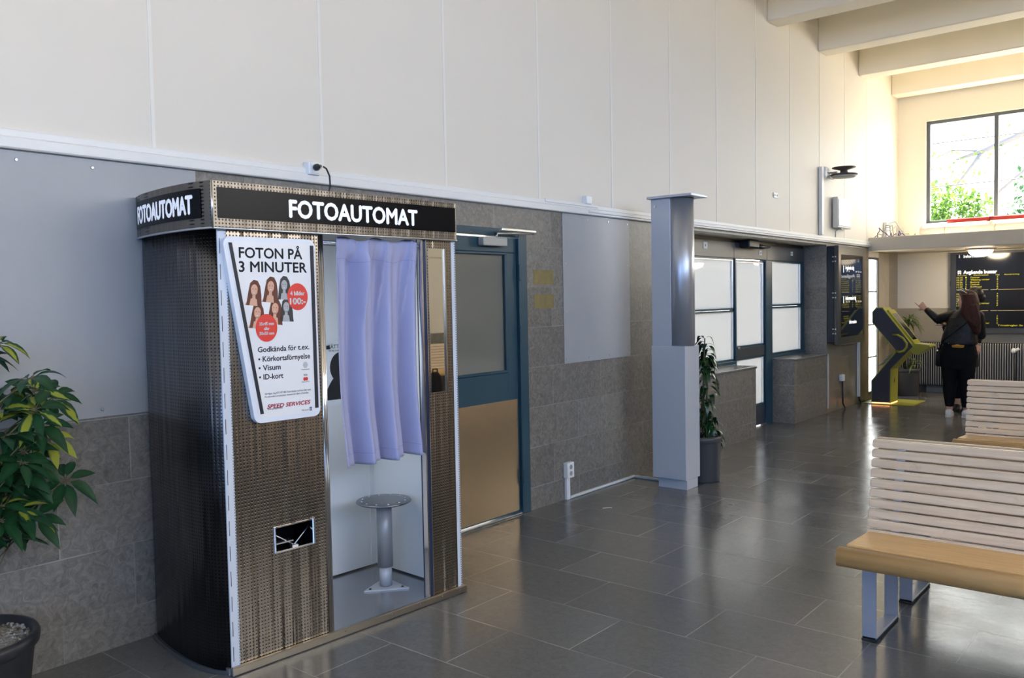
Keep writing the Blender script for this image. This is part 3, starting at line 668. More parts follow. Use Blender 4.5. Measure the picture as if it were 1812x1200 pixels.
# shell, inside walls, floor plate, kick strip
mb = MB(); mb.box(BD, -0.03, 1.345, 1.366, 0.02, 1.925); bmk('side_panel', mb, M_steelx)
mb = MB(); mb.box(BD, BD+0.012, 0.50, 1.345, 0.045, 1.93); bw = bmk('inner_wall', mb, M_bwhite, label='white back wall inside')
mb = MB(); mb.box(BD+0.012, -0.02, 1.295, 1.345, 0.045, 1.93); bmk('inner_wall', mb, M_bwhite)
mb = MB(); mb.box(BD+0.012, -0.021, 0.49, 0.50, 0.045, 1.93); mb.box(-0.16, -0.15, 0.48, 0.4995, 0.66, 0.80); bmk('inner_wall', mb, [M_bwhite, M_black])
mb = MB(); mb.box(BD+0.012, BD+0.018, 1.255, 1.263, 0.047, 1.925); bmk('corner_bead', mb, M_white)
mb = MB(); mb.box(-0.56, -0.12, 0.5005, 0.506, 0.95, 1.75, 0, 0.002); bmk('fill_panel', mb, mat('fill_panel_glow', (0.8, 0.8, 0.8), 0.5, emit=((0.80, 0.90, 1.0), 2.6)), label='added glowing panel that brightens the booth interior')  # added fill light, hidden behind the front panel, to brighten the interior
mb = MB(); mb.box(BD, -0.004, 0.49, 1.345, 1.93, 1.945); bmk('inner_ceiling', mb, M_bwhite)
mb = MB(); mb.box(BD, 0.0, -0.02, 1.366, 0.002, 0.034); bmk('floor_plate', mb, M_bfloor)
mb = MB(); mb.box(0.001, 0.022, -0.012, 1.385, 0.002, 0.038, 0, 0.003); mb.box(-0.03, 0.0, 1.367, 1.385, 0.002, 0.038)
for y in (0.57, 0.86, 1.05, 1.2, 1.33): mb.tube([(0.02, y, 0.025), (0.0235, y, 0.025)], 0.004, 8, 1)
ks = bmk('kick_strip', mb, [mat('kick_strip_metal', (0.42, 0.38, 0.32), 0.3, 1.0), M_chrome])
mb = MB(); mb.prism([(c.x-0.01, c.y-0.012) for c in cs] + [(0.0, 0.0), (-0.66, 0.0)], 'z', 0.001, 0.02); bmk('plinth', mb, M_dkgrey)
mb = MB(); mb.tube([(-0.05, 0.50, 1.892), (-0.05, 1.15, 1.892)], 0.008, 10); bmk('curtain_rod', mb, M_alu)
# printed sitting guide on the back wall
XB = BD + 0.0125
mb = MB(); mb.box(XB, XB+0.001, 0.955, 1.25, 1.02, 1.385, 0)
mb.poly([(XB+0.0016, 1.079+0.078*math.cos(a), 1.235+0.088*math.sin(a)) for a in [2*PI*k/30 for k in range(30)]], 1)
mb.poly([(XB+0.0014, 0.96, 1.052), (XB+0.0014, 1.2, 1.052)] + [(XB+0.0014, 1.079+0.121*math.cos(a)*(1-0.25*math.sin(a)), 1.052+0.15*math.sin(a)) for a in [PI*k/20 for k in range(1, 20)]], 1)
mb.box(XB, XB+0.03, 0.962, 0.985, 1.343, 1.363, 1)
g = bmk('sitting_guide', mb, [mat('guide_paper', (0.83, 0.85, 0.86), 0.4), M_black], bw, 'printed black head and shoulders guide')
mb = MB(); put_text(mb, 'RÄTT AVSTÅND', lambda u, v, n: (XB+0.0012+n*0.3, u, v), 0.993, 1.345, cap=0.022); put_text(mb, 'Sätt dig så att', lambda u, v, n: (XB+0.0012+n*0.3, u, v), 0.996, 1.328, cap=0.009)
# (the lettering is part of the guide)
bmk('guide_lettering', mb, M_ink, bw)
# header: curved return on the left, straight front with a rounded right end
hz0, hz1 = 1.925, 2.122
front_edge = [(0.03, -0.035)] + [(0.03, 1.33)] + [(0.03 - 0.03*(1-math.cos(a)), 1.33 + 0.045*math.sin(a)) for a in [PI/2*k/6 for k in range(1, 7)]] + [(-0.67, 1.375)]
hc = [(-0.700, -0.038), (-0.61, -0.058), (-0.52, -0.070), (-0.40, -0.078), (-0.28, -0.081), (-0.112, -0.074), (-0.03, -0.056), (0.025, -0.040)]
hcurve = [curve_at(i/N, hc) for i in range(N+1)]
mb = MB(); mb.prism([(c.x, c.y) for c in hcurve] + front_edge, 'z', hz0, hz1, 0, False)
hd = bmk('header', mb, steel('header_steel', (0.185, 0.165, 0.14), 0.33, 0.7), label='dotted steel header band')
mb = MB()
for z in (hz0, ): mb.tube([(c.x, c.y, z) for c in hcurve] + [(x, y, z) for x, y in front_edge[:-1]], 0.005, 6)
mb.tube([(0.030, -0.038, hz0), (0.030, -0.038, hz1)], 0.005, 6)
bmk('header_edge', mb, M_alu, hd)
mb = MB(); mb.box(0.029, 0.033, -0.014, 1.345, 1.967, 2.096); fs_ = bmk('sign_panel', mb, M_blkgloss, hd, 'black front sign panel')
mb = MB(); put_text(mb, 'FOTOAUTOMAT', lambda u, v, n: (0.0332+n, u, v), 0.330, 1.990, width=0.747, cap=0.079, bold=0.045)
bmk('lettering', mb, M_letter, booth, 'white sign lettering on front')
hs_ = [curve_at(i/200, hc) for i in range(201)]; hl_ = [0.0]
for a, b in zip(hs_[:-1], hs_[1:]): hl_.append(hl_[-1] + (b-a).length)
def hside(s, z, off):
    """s = metres along the curved return from the wall end"""
    s = max(0.0, min(hl_[-1]-1e-5, s)); k = next(i for i in range(200) if hl_[i+1] >= s)
    f = (s-hl_[k])/(hl_[k+1]-hl_[k]); p = hs_[k].lerp(hs_[k+1], f); d = (hs_[min(200, k+3)]-hs_[max(0, k-3)]).normalized()
    p = p + Vector((d.y, -d.x))*off; return (p.x, p.y, z)
mb = MB(); L0, L1 = 0.012, hl_[-1]-0.055
for off, fl in ((0.003, 0),): mb.grid(lambda a, b: hside(L0+(L1-L0)*a, 1.968+0.124*b, off), 30, 2)
bmk('sign_panel', mb, M_blkgloss, hd, 'black curved side sign panel')
mb = MB(); put_text(mb, 'FOTOAUTOMAT', lambda u, v, n: hside(u, v, 0.0035+n), 0.050, 1.990, width=hl_[-1]-0.155, cap=0.079, bold=0.045)
bmk('lettering', mb, M_letter, booth, 'white sign lettering on curved side')

# lit poster case on the front panel, narrowing towards its foot
def px(u, v, n): return (n, u, v)
poster = T('poster_case', 'white light-box poster FOTON PÅ 3 MINUTER on the booth front', 'poster', (0, 0, 0)); del poster['label'], poster['category']
poster.parent = booth; poster['label'] = 'white tapering light-box poster'
PX0 = 0.0015
def round_poly(pts, r, k=6):
    out = []; n = len(pts)
    for i in range(n):
        p, a, b = Vector(pts[i]), Vector(pts[i-1]), Vector(pts[(i+1) % n])
        da, db = (a-p).normalized(), (b-p).normalized(); ang = da.angle(db); t = r/math.tan(ang/2)
        c = p + (da+db).normalized()*(r/math.sin(ang/2)); s0, s1 = p+da*t-c, p+db*t-c
        for q in range(k+1):
            f = q/k; v = (s0*(1-f)+s1*f); v = v.normalized()*r; out.append(tuple(c+v))
    return out
quad = [(0.0, 1.893), (0.458, 1.893), (0.463, 1.082), (0.128, 1.082)]
mb = MB(); mb.prism(round_poly(quad, 0.035), 'x', PX0, PX0+0.030, 0)
bmk('case', mb, M_pframe, poster)
quad2 = [(0.022, 1.872), (0.440, 1.872), (0.445, 1.104), (0.145, 1.104)]
mb = MB(); mb.prism(round_poly(quad2, 0.022), 'x', PX0+0.030, PX0+0.0315, 0); sh = bmk('printed_sheet', mb, M_poster, poster)
X1 = PX0+0.0318
mb = MB(); mb.prism([(0.028, 1.866), (0.043, 1.866), (0.168, 1.122), (0.153, 1.122)], 'x', X1, X1+0.003); mb.prism([(0.430, 1.866), (0.447, 1.866), (0.450, 1.120), (0.433, 1.120)], 'x', X1, X1+0.003)
bmk('clamp_bar', mb, M_ink, poster, 'black clamp bars')
fl = lambda u, v, n: (X1 + n*0.3, u, v)
def btext(body, u, v, w_=None, cap=None, m=M_ink, bold=0.0, shear=0.0, nm='poster_lettering'):
    mb = MB(); put_text(mb, body, fl, u, v, w_, cap, bold, shear=shear); return bmk(nm, mb, m, poster)
mb = MB()
put_text(mb, 'FOTON PÅ', fl, 0.076, 1.803, 0.311, 0.046, 0.03); put_text(mb, '3 MINUTER', fl, 0.074, 1.743, 0.335, 0.046, 0.03)
put_text(mb, 'Godkända för t.ex.', fl, 0.150, 1.393, 0.260, 0.024, 0.03); put_text(mb, '• Körkortsförnyelse', fl, 0.151, 1.351, 0.262, 0.024, 0.03)
put_text(mb, '• Visum', fl, 0.151, 1.312, 0.108, 0.024, 0.03); put_text(mb, '• ID-kort', fl, 0.152, 1.272, 0.119, 0.024, 0.03)
put_text(mb, 'Vid frågor, ring 0771-977 880. Foton betalas med kort eller mynt.', fl, 0.176, 1.204, 0.238, 0.0085)
put_text(mb, 'För information om automater, fotoavtal och villkor se hemsidan.', fl, 0.176, 1.191, 0.225, 0.0085)
put_text(mb, 'www.speedservices.se', fl, 0.189, 1.136, 0.075, 0.0075); put_text(mb, 'Följ oss på', fl, 0.362, 1.113, 0.035, 0.008)
put_text(mb, 'VISA', fl, 0.376, 1.272, 0.021, 0.009, 0.01); put_text(mb, 'Transportstyrelsen', fl, 0.364, 1.300, 0.045, 0.005); put_text(mb, 'Betala med kort', fl, 0.366, 1.243, 0.04, 0.005)
bmk('poster_lettering', mb, M_ink, poster, 'dark poster lettering')
mb = MB(); put_text(mb, 'SPEED SERVICES', fl, 0.186, 1.142, 0.222, 0.018, 0.05, shear=0.25)
bmk('maker_lettering', mb, mat('ink_crimson', (0.55, 0.02, 0.07), 0.4), poster, 'red slanted maker lettering')
mb = MB()
for c in (0.381, 0.392): mb.poly([(X1+0.0004, c+0.0072*math.cos(a), 1.258+0.0085*math.sin(a)) for a in [2*PI*k/16 for k in range(16)]])
bmk('card_badge', mb, M_red, poster, 'two red card circles')
mb = MB(); mb.poly([(X1+0.0003, a, b) for a, b in ((0.403, 1.110), (0.415, 1.110), (0.415, 1.127), (0.403, 1.127))]); put_text(mb, 'f', lambda u, v, n: (X1+0.0005+n*0.2, u, v), 0.407, 1.111, cap=0.012, bold=0.03, mat=1)
bmk('badge', mb, [mat('ink_blue', (0.03, 0.05, 0.22), 0.4), M_photo], poster, 'small blue f badge')
mb = MB(); mb.poly([(X1+0.0003, 0.387+0.014*math.cos(a), 1.322+0.016*math.sin(a)) for a in [2*PI*k/6 for k in range(6)]])
bmk('badge', mb, mat('ink_palegrey', (0.55, 0.55, 0.55), 0.5), poster, 'pale grey crest badge')
def portrait(mb, cu, cv, s, tilt, grey):
    """printed head-and-shoulders portrait of a smiling long-haired woman"""
    ct, st = math.cos(tilt), math.sin(tilt)
    def P(a, b, lay): return (X1+0.0006+0.00015*lay, cu + s*(a*ct - b*st), cv + s*(a*st + b*ct))
    k0 = 2 if grey else 0
    mb.poly([P(a, b, 0) for a, b in ((-0.34, -0.55), (0.40, -0.55), (0.36, -0.1), (0.28, 0.28), (0.14, 0.5), (-0.06, 0.52), (-0.22, 0.36), (-0.28, 0.0))], k0+1)
    mb.poly([P(a, b, 1) for a, b in ((-0.42, -0.62), (0.42, -0.62), (0.30, -0.40), (0.1, -0.30), (-0.1, -0.30), (-0.3, -0.40))], k0)
    mb.poly([P(0.17*math.cos(a), 0.08+0.25*math.sin(a), 2) for a in [2*PI*k/18 for k in range(18)]], k0)
    mb.poly([P(a, b, 2) for a, b in ((-0.08, -0.32), (0.08, -0.32), (0.07, -0.1), (-0.07, -0.1))], k0)
    mb.poly([P(a, b, 2.4) for a, b in ((-0.36, -0.62), (-0.2, -0.62), (-0.14, -0.25), (-0.16, 0.1), (-0.24, 0.05))], k0+1)
    mb.poly([P(a, b, 2.4) for a, b in ((0.2, -0.62), (0.42, -0.62), (0.3, 0.0), (0.16, 0.12), (0.14, -0.25))], k0+1)
    for e in (-0.07, 0.07): mb.poly([P(e+0.028*math.cos(a), 0.12+0.016*math.sin(a), 3) for a in [2*PI*k/8 for k in range(8)]], k0+1)
    mb.poly([P(a, b, 3) for a, b in ((-0.055, -0.045), (0.055, -0.045), (0.03, -0.07), (-0.03, -0.07))], 4)
pm = [M_skinp, M_hairp, M_skg, M_hag, M_photo]
for pts, lay in (([(0.252, 1.730), (0.335, 1.732), (0.338, 1.532), (0.262, 1.520)], 0), ([(0.103, 1.706), (0.262, 1.732), (0.285, 1.528), (0.122, 1.500)], 1)):
    mb = MB(); mb.poly([(X1+0.0003+0.00015*lay, a, b) for a, b in pts]); bmk('photo_sheet', mb, M_photo, poster)
for cu, cv, s, gr in ((0.141, 1.657, 0.098, 0), (0.222, 1.671, 0.100, 0), (0.290, 1.678, 0.092, 1), (0.153, 1.558, 0.098, 0), (0.240, 1.574, 0.100, 0), (0.297, 1.580, 0.092, 1)):
    mb = MB(); portrait(mb, cu, cv, s, -0.04 if gr else -0.10, gr); bmk('portrait_print', mb, pm, poster)
for cu, cv in ((0.357, 1.633), (0.195, 1.498)):
    mb = MB(); mb.poly([(X1+0.0016, cu+0.053*math.cos(a), cv+0.061*math.sin(a)) for a in [2*PI*k/40 for k in range(40)]]); bmk('price_disc', mb, M_red, poster, 'red price disc')
fl2 = lambda u, v, n: (X1+0.0018+n*0.3, u, v)
mb = MB(); put_text(mb, '4 bilder', fl2, 0.319, 1.640, 0.074, 0.019, 0.05); put_text(mb, '100:-', fl2, 0.317, 1.600, 0.080, 0.028, 0.06)
bmk('price_lettering', mb, M_photo, poster, 'white price lettering')
mb = MB(); put_text(mb, '35x45 mm', fl2, 0.160, 1.510, 0.071, 0.014, 0.05); put_text(mb, 'eller', fl2, 0.183, 1.489, 0.026, 0.014, 0.05); put_text(mb, '50x50 mm', fl2, 0.160, 1.468, 0.071, 0.014, 0.05)
bmk('size_lettering', mb, M_photo, poster, 'white print size lettering')

# curtain on the booth rod, stool inside, lead on top
BM = Matrix.Translation((0.715, 1.98, 0)) @ Matrix.Rotation(BR, 4, 'Z')
def bw_(x, y, z): return BM @ Vector((x, y, z))
cur = T('curtain', 'lilac pleated cloth curtain hanging in the photo booth entrance', 'curtain', bw_(-0.05, 0.87, 1.89))
CY0, CY1, CZ0, CZ1 = 0.622, 1.112, 0.797, 1.912
def cfold(u, v):
    """u along the rod, v from hem (0) to rod (1)"""
    top = max(0.0, (v-0.62)/0.38)
    y = CY0 + (CY1-CY0)*u + 0.012*math.sin(6.3*v+2)*(1-v) + (0.012*(v-0.5) if u > 0.5 else -0.006*(v-0.5))
    ph = 2*PI*(3.05*u + 0.10*math.sin(3*v)) + 0.6; soft = 0.040*math.sin(ph) + 0.014*math.sin(2*ph + 0.8) + 0.006*math.sin(2*PI*6.2*u + 1.2 + 1.6*v)
    # pinched pleats: sharp v-shaped tucks fading downwards
    pl = 0.0
    for c, wd, dp in ((0.36, 0.15, 1.0), (0.60, 0.12, 0.85), (0.93, 0.16, 1.0)):
        lean = c - 0.16*(1-v)*0.9
        d = (u-lean)/(wd*(0.25+0.9*top))
        if abs(d) < 1: pl += dp*(1-abs(d))**1.3*(1 if d < 0 else 0.6)
    x = soft*(0.55+0.65*(1-v)) + 0.075*pl*top**0.8 + 0.004*math.sin(40*u)*max(0, (v-0.93)/0.07)
    dz = 0.006*math.sin(2*PI*2.55*u+0.6)*(1-v)
    zt = 0.010*math.sin(2*PI*2.5*u + 0.3)
    k_ = max(0.0, min(1.0, (v-0.88)/0.09)); k_ = k_*k_*(3-2*k_)
    xx = (x-0.060)*(1-k_) + (-0.034 + 0.35*abs(x))*k_
    return xx, y, CZ0 + dz + (CZ1-CZ0+zt-dz)*v
mb = MB(); mb.grid(lambda a, b: bw_(*cfold(a, b)), 110, 70)
o = mk('cloth', mb, M_cloth, cur)
sm = o.modifiers.new('thick', 'SOLIDIFY'); sm.thickness = 0.004
mb = MB(); mb.grid(lambda a, b: bw_(*(lambda q: (q[0]+0.0022, q[1], q[2]))(cfold(a, 0.052+0.0022*b))), 110, 1); th_ = mat('lilac_thread', (0.27, 0.28, 0.50), 0.8)
mk('hem_stitching', mb, th_, cur, 'darker stitched line at the hem')
mb = MB(); mb.grid(lambda a, b: bw_(*(lambda q: (q[0]+0.0022, q[1], q[2]))(cfold(a, 0.905+0.002*b))), 110, 1)
mk('heading_stitching', mb, th_, cur, 'darker stitched line at the heading')

sp = bw_(-0.314, 1.087, 0); sx0, sy0 = sp.x, sp.y
stool = T('stool', 'round steel stool on a grey tube inside the photo booth', 'stool', (sx0, sy0, 0.034))
SR = 0.152; SZ = 0.515
sq = bw_(-0.335, 1.06, 0); 
mb = MB(); mb.lathe([(0.02, SZ-0.012), (SR-0.012, SZ-0.012), (SR, SZ-0.004), (SR-0.004, SZ+0.002), (0.10, SZ+0.004), (0.0005, SZ+0.005)], (sx0, sy0), 40)
se = mk('seat', mb, mat('stool_steel', (0.26, 0.265, 0.28), 0.28, 0.9), stool)
for k in range(12):
    mb = MB(); a = 2*PI*k/12; mb.lathe([(0.0055, SZ+0.0005), (0.0055, SZ+0.0045), (0.0005, SZ+0.006)], (sx0+0.122*math.cos(a), sy0+0.122*math.sin(a)), 8)
    mk('rivet', mb, M_chrome, se, 'bright rivet on the seat rim')
mb = MB(); mb.lathe([(0.042, 0.15), (0.042, SZ-0.012)], (sx0, sy0), 24); mk('column', mb, mat('stool_grey', (0.34, 0.35, 0.37), 0.38, 0.2), stool)
mb = MB(); mb.lathe([(0.034, 0.045), (0.034, 0.15)], (sx0, sy0), 24); mk('lower_tube', mb, M_column, stool)
mb = MB()
STA = math.radians(81)
tri = [(0.14*math.cos(a), 0.14*math.sin(a)) for a in (STA+PI, STA-PI/3, STA+PI/3)]
mb.prism([(sx0+a, sy0+b) for a, b in tri], 'z', 0.0345, 0.042)
for a, b in tri: mb.lathe([(0.008, 0.042), (0.006, 0.047)], (sx0+a*0.72, sy0+b*0.72), 8, 1)
mk('base_plate', mb, [M_column, M_black], stool)

# ------------------------------------------------------------------ things on and by the left wall
def sheet_on_wall(y0, y1, z0, z1, label, screws):
    t = T('wall_sheet', label, 'wall panel', (0, (y0+y1)/2, z0), group='grey sheets screwed over the stone')
    mb = MB(); mb.box(0.0005, 0.006, y0, y1, z0, z1, 0, 0.001); mk('sheet', mb, M_panel, t)
    for y, z in screws:
        mb = MB(); mb.tube([(0.006, y, z), (0.0095, y, z)], [0.008, 0.005], 10); mk('screw', mb, M_screw, t)
sheet_on_wall(5.425, 6.415, 1.085, 2.278, 'pale grey sheet screwed to the stone between the blue door and the grey post',
              [(y, z) for y in (5.46, 6.38) for z in (1.12, 1.50, 1.88, 2.24)] + [(5.77, 1.115), (6.08, 1.115), (5.77, 2.245), (6.08, 2.245)])
sheet_on_wall(0.35, 2.30, 1.095, 2.278, 'larger pale grey sheet screwed to the stone behind the photo booth', [(y, z) for y in (0.5, 1.0, 1.47, 1.79) for z in (1.13, 2.24)])
for z, l in ((1.77, 'upper yellow glue patch on the stone beside the blue door'), (1.585, 'lower yellow glue patch on the stone beside the blue door')):
    mb = MB(); mb.box(0.0003, 0.0012, 5.05, 5.30, z-0.055, z+0.055)
    tag(mk('glue_patch', mb, M_stain), l, 'stain', 'glue patches')

def socket_face(mb, x, y, z, m_=1):
    mb.tube([(x-0.001, y, z), (x+0.0012, y, z)], 0.019, 14, m_); mb.box(x+0.001, x+0.002, y-0.003, y+0.003, z-0.010, z+0.010, 0)
t = T('wall_socket', 'white socket on the rail above the photo booth with a black plug in it', 'socket', (0, 3.0, 2.36))
mb = MB(); mb.box(0.0, 0.05, 2.965, 3.045, 2.325, 2.400, 0, 0.006, 2); mk('socket_box', mb, M_wplast, t)
mb = MB(); mb.box(0.05, 0.053, 2.975, 3.035, 2.335, 2.390, 0, 0.001); mk('face_plate', mb, M_wplast, t)
t = T('power_cable', 'black plug and lead running down from the socket to the photo booth roof', 'cable', (0.06, 3.01, 2.365))
mb = MB(); mb.lathe([(0.019, 0), (0.019, 0.02), (0.008, 0.045), (0.007, 0.06)], (0, 0), 14); mb.bm.transform(Matrix.Translation((0.056, 3.01, 2.367)) @ Matrix.Rotation(PI/2, 4, 'Y') @ Matrix.Rotation(0.2, 4, 'X')); mk('plug', mb, M_black, t)
mb = MB(); mb.tube([(0.115, 3.015, 2.365), (0.135, 3.02, 2.352), (0.155, 3.025, 2.31), (0.165, 3.02, 2.25), (0.16, 3.0, 2.18), (0.15, 2.95, 2.135), (0.15, 2.85, 2.130)], 0.005, 8); mk('lead', mb, M_black, t)
t = T('rail_socket', 'small white socket on the rail above the right hand grey sheet', 'socket', (0, 5.75, 2.39))
mb = MB(); mb.box(0.0, 0.045, 5.71, 5.79, 2.368, 2.435, 0, 0.006, 2); mk('socket_box', mb, M_wplast, t)
mb = MB(); mb.box(0.0, 0.03, 5.18, 5.90, 2.345, 2.372, 0, 0.004); mk('trunking', mb, M_white, t)
t = T('double_socket', 'white double socket on a duct near the floor beside the blue door', 'socket', (0, 5.43, 0))
mb = MB(); mb.box(0.001, 0.048, 5.385, 5.475, 0.175, 0.30, 0, 0.006, 2); so = mk('socket_box', mb, M_wplast, t)
for z in (0.212, 0.263):
    mb = MB(); socket_face(mb, 0.048, 5.43, z, 0); mk('outlet', mb, [mat('socket_shade', (0.35, 0.35, 0.35), 0.5)], so)
mb = MB(); mb.box(0.001, 0.028, 5.40, 5.445, 0.0, 0.176, 0, 0.003); mk('duct', mb, M_wplast, t)
mb = MB(); mb.box(0.001, 0.030, 5.45, 6.44, 0.001, 0.022, 0, 0.005); mb.box(0.005, 0.43, 6.42, 6.45, 0.001, 0.020, 0, 0.005)
tag(mk('floor_duct', mb, mat('duct_white', (0.66, 0.67, 0.66), 0.4)), 'white cable duct along the skirting and out to the grey post', 'cable duct')

# grey boxed post with its round upper casing
post = T('post_casing', 'tall grey boxed post with a half-round upper casing and a flat cap', 'post', (0.5, 6.32, 0))
mb = MB(); mb.box(0.375, 0.640, 6.24, 6.43, 0.001, 0.105); mk('plinth', mb, M_column, post)
mb = MB(); mb.box(0.34, 0.652, 6.205, 6.45, 0.085, 1.195, 0, 0.003); mk('lower_box', mb, M_column, post)
mb = MB(); mb.box(0.345, 0.525, 6.21, 6.45, 1.195, 2.41, 0, 0.003); up_ = mk('upper_box', mb, M_column, post)
mb = MB(); mb.tube([(0.385, 6.209, 2.35), (0.385, 6.2, 2.35)], 0.012, 12); mk('lock', mb, M_screw, up_)
mb = MB()
arc = [(0.525, 6.212)] + [(0.565 + 0.105*math.sin(a), 6.32 - 0.108*math.cos(a)) for a in [PI*k/20 for k in range(0, 21)]] + [(0.525, 6.43)]
mb.prism(arc, 'z', 1.1955, 2.41, 0, True); mk('round_casing', mb, M_colcyl, post)
mb = MB(); mb.box(0.325, 0.735, 6.175, 6.46, 2.411, 2.432, 0, 0.003); mk('cap', mb, M_column, post)

# antenna, conduit, wall light box, small bits high up
t = T('conduit', 'white upright cable conduit on the cream wall below the antenna', 'conduit', (0, 11.12, 2.366))
mb = MB(); mb.box(0.005, 0.05, 11.08, 11.15, 2.367, 3.25, 0, 0.004); mk('duct', mb, M_white, t)
mb = MB(); mb.box(0.005, 0.07, 11.16, 11.24, 3.12, 3.26, 0, 0.02, 2); mk('junction_box', mb, M_wplast, t)
t = T('antenna', 'small dark twin-dish antenna on the cream wall above the light box', 'antenna', (0.06, 11.55, 3.18))
mb = MB(); mb.lathe([(0.02, 3.16), (0.17, 3.165), (0.175, 3.18), (0.05, 3.20), (0.045, 3.23), (0.15, 3.262), (0.15, 3.272), (0.01, 3.275)], (0.18, 11.53), 24); mk('dish', mb, mat('antenna_bronze', (0.09, 0.065, 0.05), 0.5), t)
mb = MB(); mb.lathe([(0.01, 3.128), (0.13, 3.135), (0.168, 3.158), (0.01, 3.1595)], (0.18, 11.53), 24); mk('cover', mb, M_grey_pl, t)
mb = MB(); mb.tube([(0.06, 11.26, 3.19), (0.07, 11.30, 3.17), (0.06, 11.32, 3.12), (0.08, 11.38, 3.11), (0.15, 11.44, 3.14)], 0.006, 6); mb.box(0.0, 0.10, 11.5, 11.56, 3.205, 3.225); mk('lead', mb, M_grey_pl, t)
t = T('light_box', 'pale wall-mounted light box below the antenna', 'light box', (0, 11.85, 2.5))
mb = MB(); mb.box(0.02, 0.09, 11.56, 12.10, 2.49, 2.90, 0, 0.006); mk('housing', mb, mat('light_box_grey', (0.62, 0.62, 0.58), 0.4), t)
mb = MB(); mb.box(0.09, 0.096, 11.59, 12.07, 2.515, 2.875, 0, 0.003); mk('diffuser', mb, M_ltbox, t)
mb = MB(); mb.box(0.0, 0.02, 11.65, 11.95, 2.52, 2.85); mb.box(0.03, 0.08, 11.74, 11.80, 2.47, 2.49); mb.tube([(0.06, 11.72, 2.48), (0.01, 11.71, 2.45), (0.008, 11.71, 2.37)], 0.006, 6); mk('bracket', mb, M_grey_pl, t)
t = T('wall_plate', 'small white label plate on the cream wall left of the conduit', 'plate', (0, 9.66, 2.77))
mb = MB(); mb.box(0.0045, 0.010, 9.61, 9.73, 2.735, 2.795, 0, 0.002); mk('plate', mb, M_white, t)
for y in (9.64, 9.70):
    mb = MB(); mb.box(0.010, 0.0112, y-0.012, y+0.012, 2.755, 2.775); mk('mark', mb, M_ink, t)
t = T('screen_conduit', 'white conduit down the brown stone below the wall screen', 'conduit', (0, 12.65, 0.1))
mb = MB(); mb.box(0.001, 0.035, 12.62, 12.68, 0.10, 0.93, 0, 0.004); mk('duct', mb, M_white, t)
mb = MB(); mb.tube([(0.02, 12.65, 0.11), (0.03, 12.66, 0.05), (0.04, 12.70, 0.014), (0.04, 12.78, 0.012), (0.04, 12.86, 0.013)], 0.012, 8); mk('lead', mb, M_black, t)
t = T('outlet', 'white outlet with a black lead on the brown stone below the wall screen', 'socket', (0, 11.93, 0.43))
mb = MB(); mb.box(0.001, 0.05, 11.87, 11.97, 0.39, 0.48, 0, 0.008, 2); mk('socket_box', mb, M_wplast, t)
mb = MB(); mb.tube([(0.03, 11.92, 0.39), (0.03, 11.93, 0.2), (0.035, 11.92, 0.08), (0.05, 11.97, 0.01)], 0.012, 8); mk('lead', mb, M_black, t)
mb = MB(); mb.box(0.001, 0.012, 11.40, 11.43, 0.06, 0.79); tag(mk('thin_conduit', mb, mat('conduit_grey', (0.55, 0.56, 0.58), 0.4)), 'thin pale conduit in the corner beside the right low wall', 'conduit')

# wall screen with dark glass front
scr = T('wall_screen', 'tall dark information screen in a steel case on the brown stone', 'screen', (0, 11.9, 0.93))
mb = MB(); mb.box(0.0, 0.105, 11.385, 12.42, 0.945, 2.235, 0, 0.006); mk('case', mb, mat('screen_case_navy', (0.018, 0.022, 0.035), 0.4), scr)
mb = MB(); mb.box(0.106, 0.165, 11.36, 12.45, 0.915, 2.24, 0, 0.006); dr = mk('door', mb, mat('screen_door_steel', (0.10, 0.098, 0.09), 0.3, 0.6), scr)
mb = MB(); mb.box(0.1651, 0.168, 11.46, 12.36, 1.02, 2.12); gl_ = mk('glass', mb, M_screen, dr)
for z in (1.10, 1.58, 2.06):
    for zz in (-0.03, 0.03):
        for x in (0.085, 0.125):
            mb = MB(); mb.tube([(x, 11.386 if x < 0.1 else 11.361, z+zz), (x, 11.38 if x < 0.1 else 11.355, z+zz)], 0.010, 8); mk('hinge_screw', mb, M_screw, scr)
fs = lambda u, v, n: (0.1683+n*0.4, u, v)
mb = MB(); put_text(mb, 'Avgående tåg', fs, 11.62, 1.925, 0.36, 0.052, 0.05); put_text(mb, 'Ankommande tåg', fs, 11.62, 1.515, 0.44, 0.052, 0.05); put_text(mb, 'Information', fs, 11.78, 1.19, 0.30, 0.05, 0.05)
for z in (1.89, 1.48): 
    put_text(mb, 'Tid   Till', fs, 11.64, z, 0.16, 0.022); put_text(mb, 'Spår  Tåg  Anm', fs, 12.04, z, 0.26, 0.022)
    mb.box(0.168, 0.1686, 11.535, 11.565, z-0.01, z+0.085)
mk('screen_lettering', mb, M_wtext, dr, 'white heading lettering')

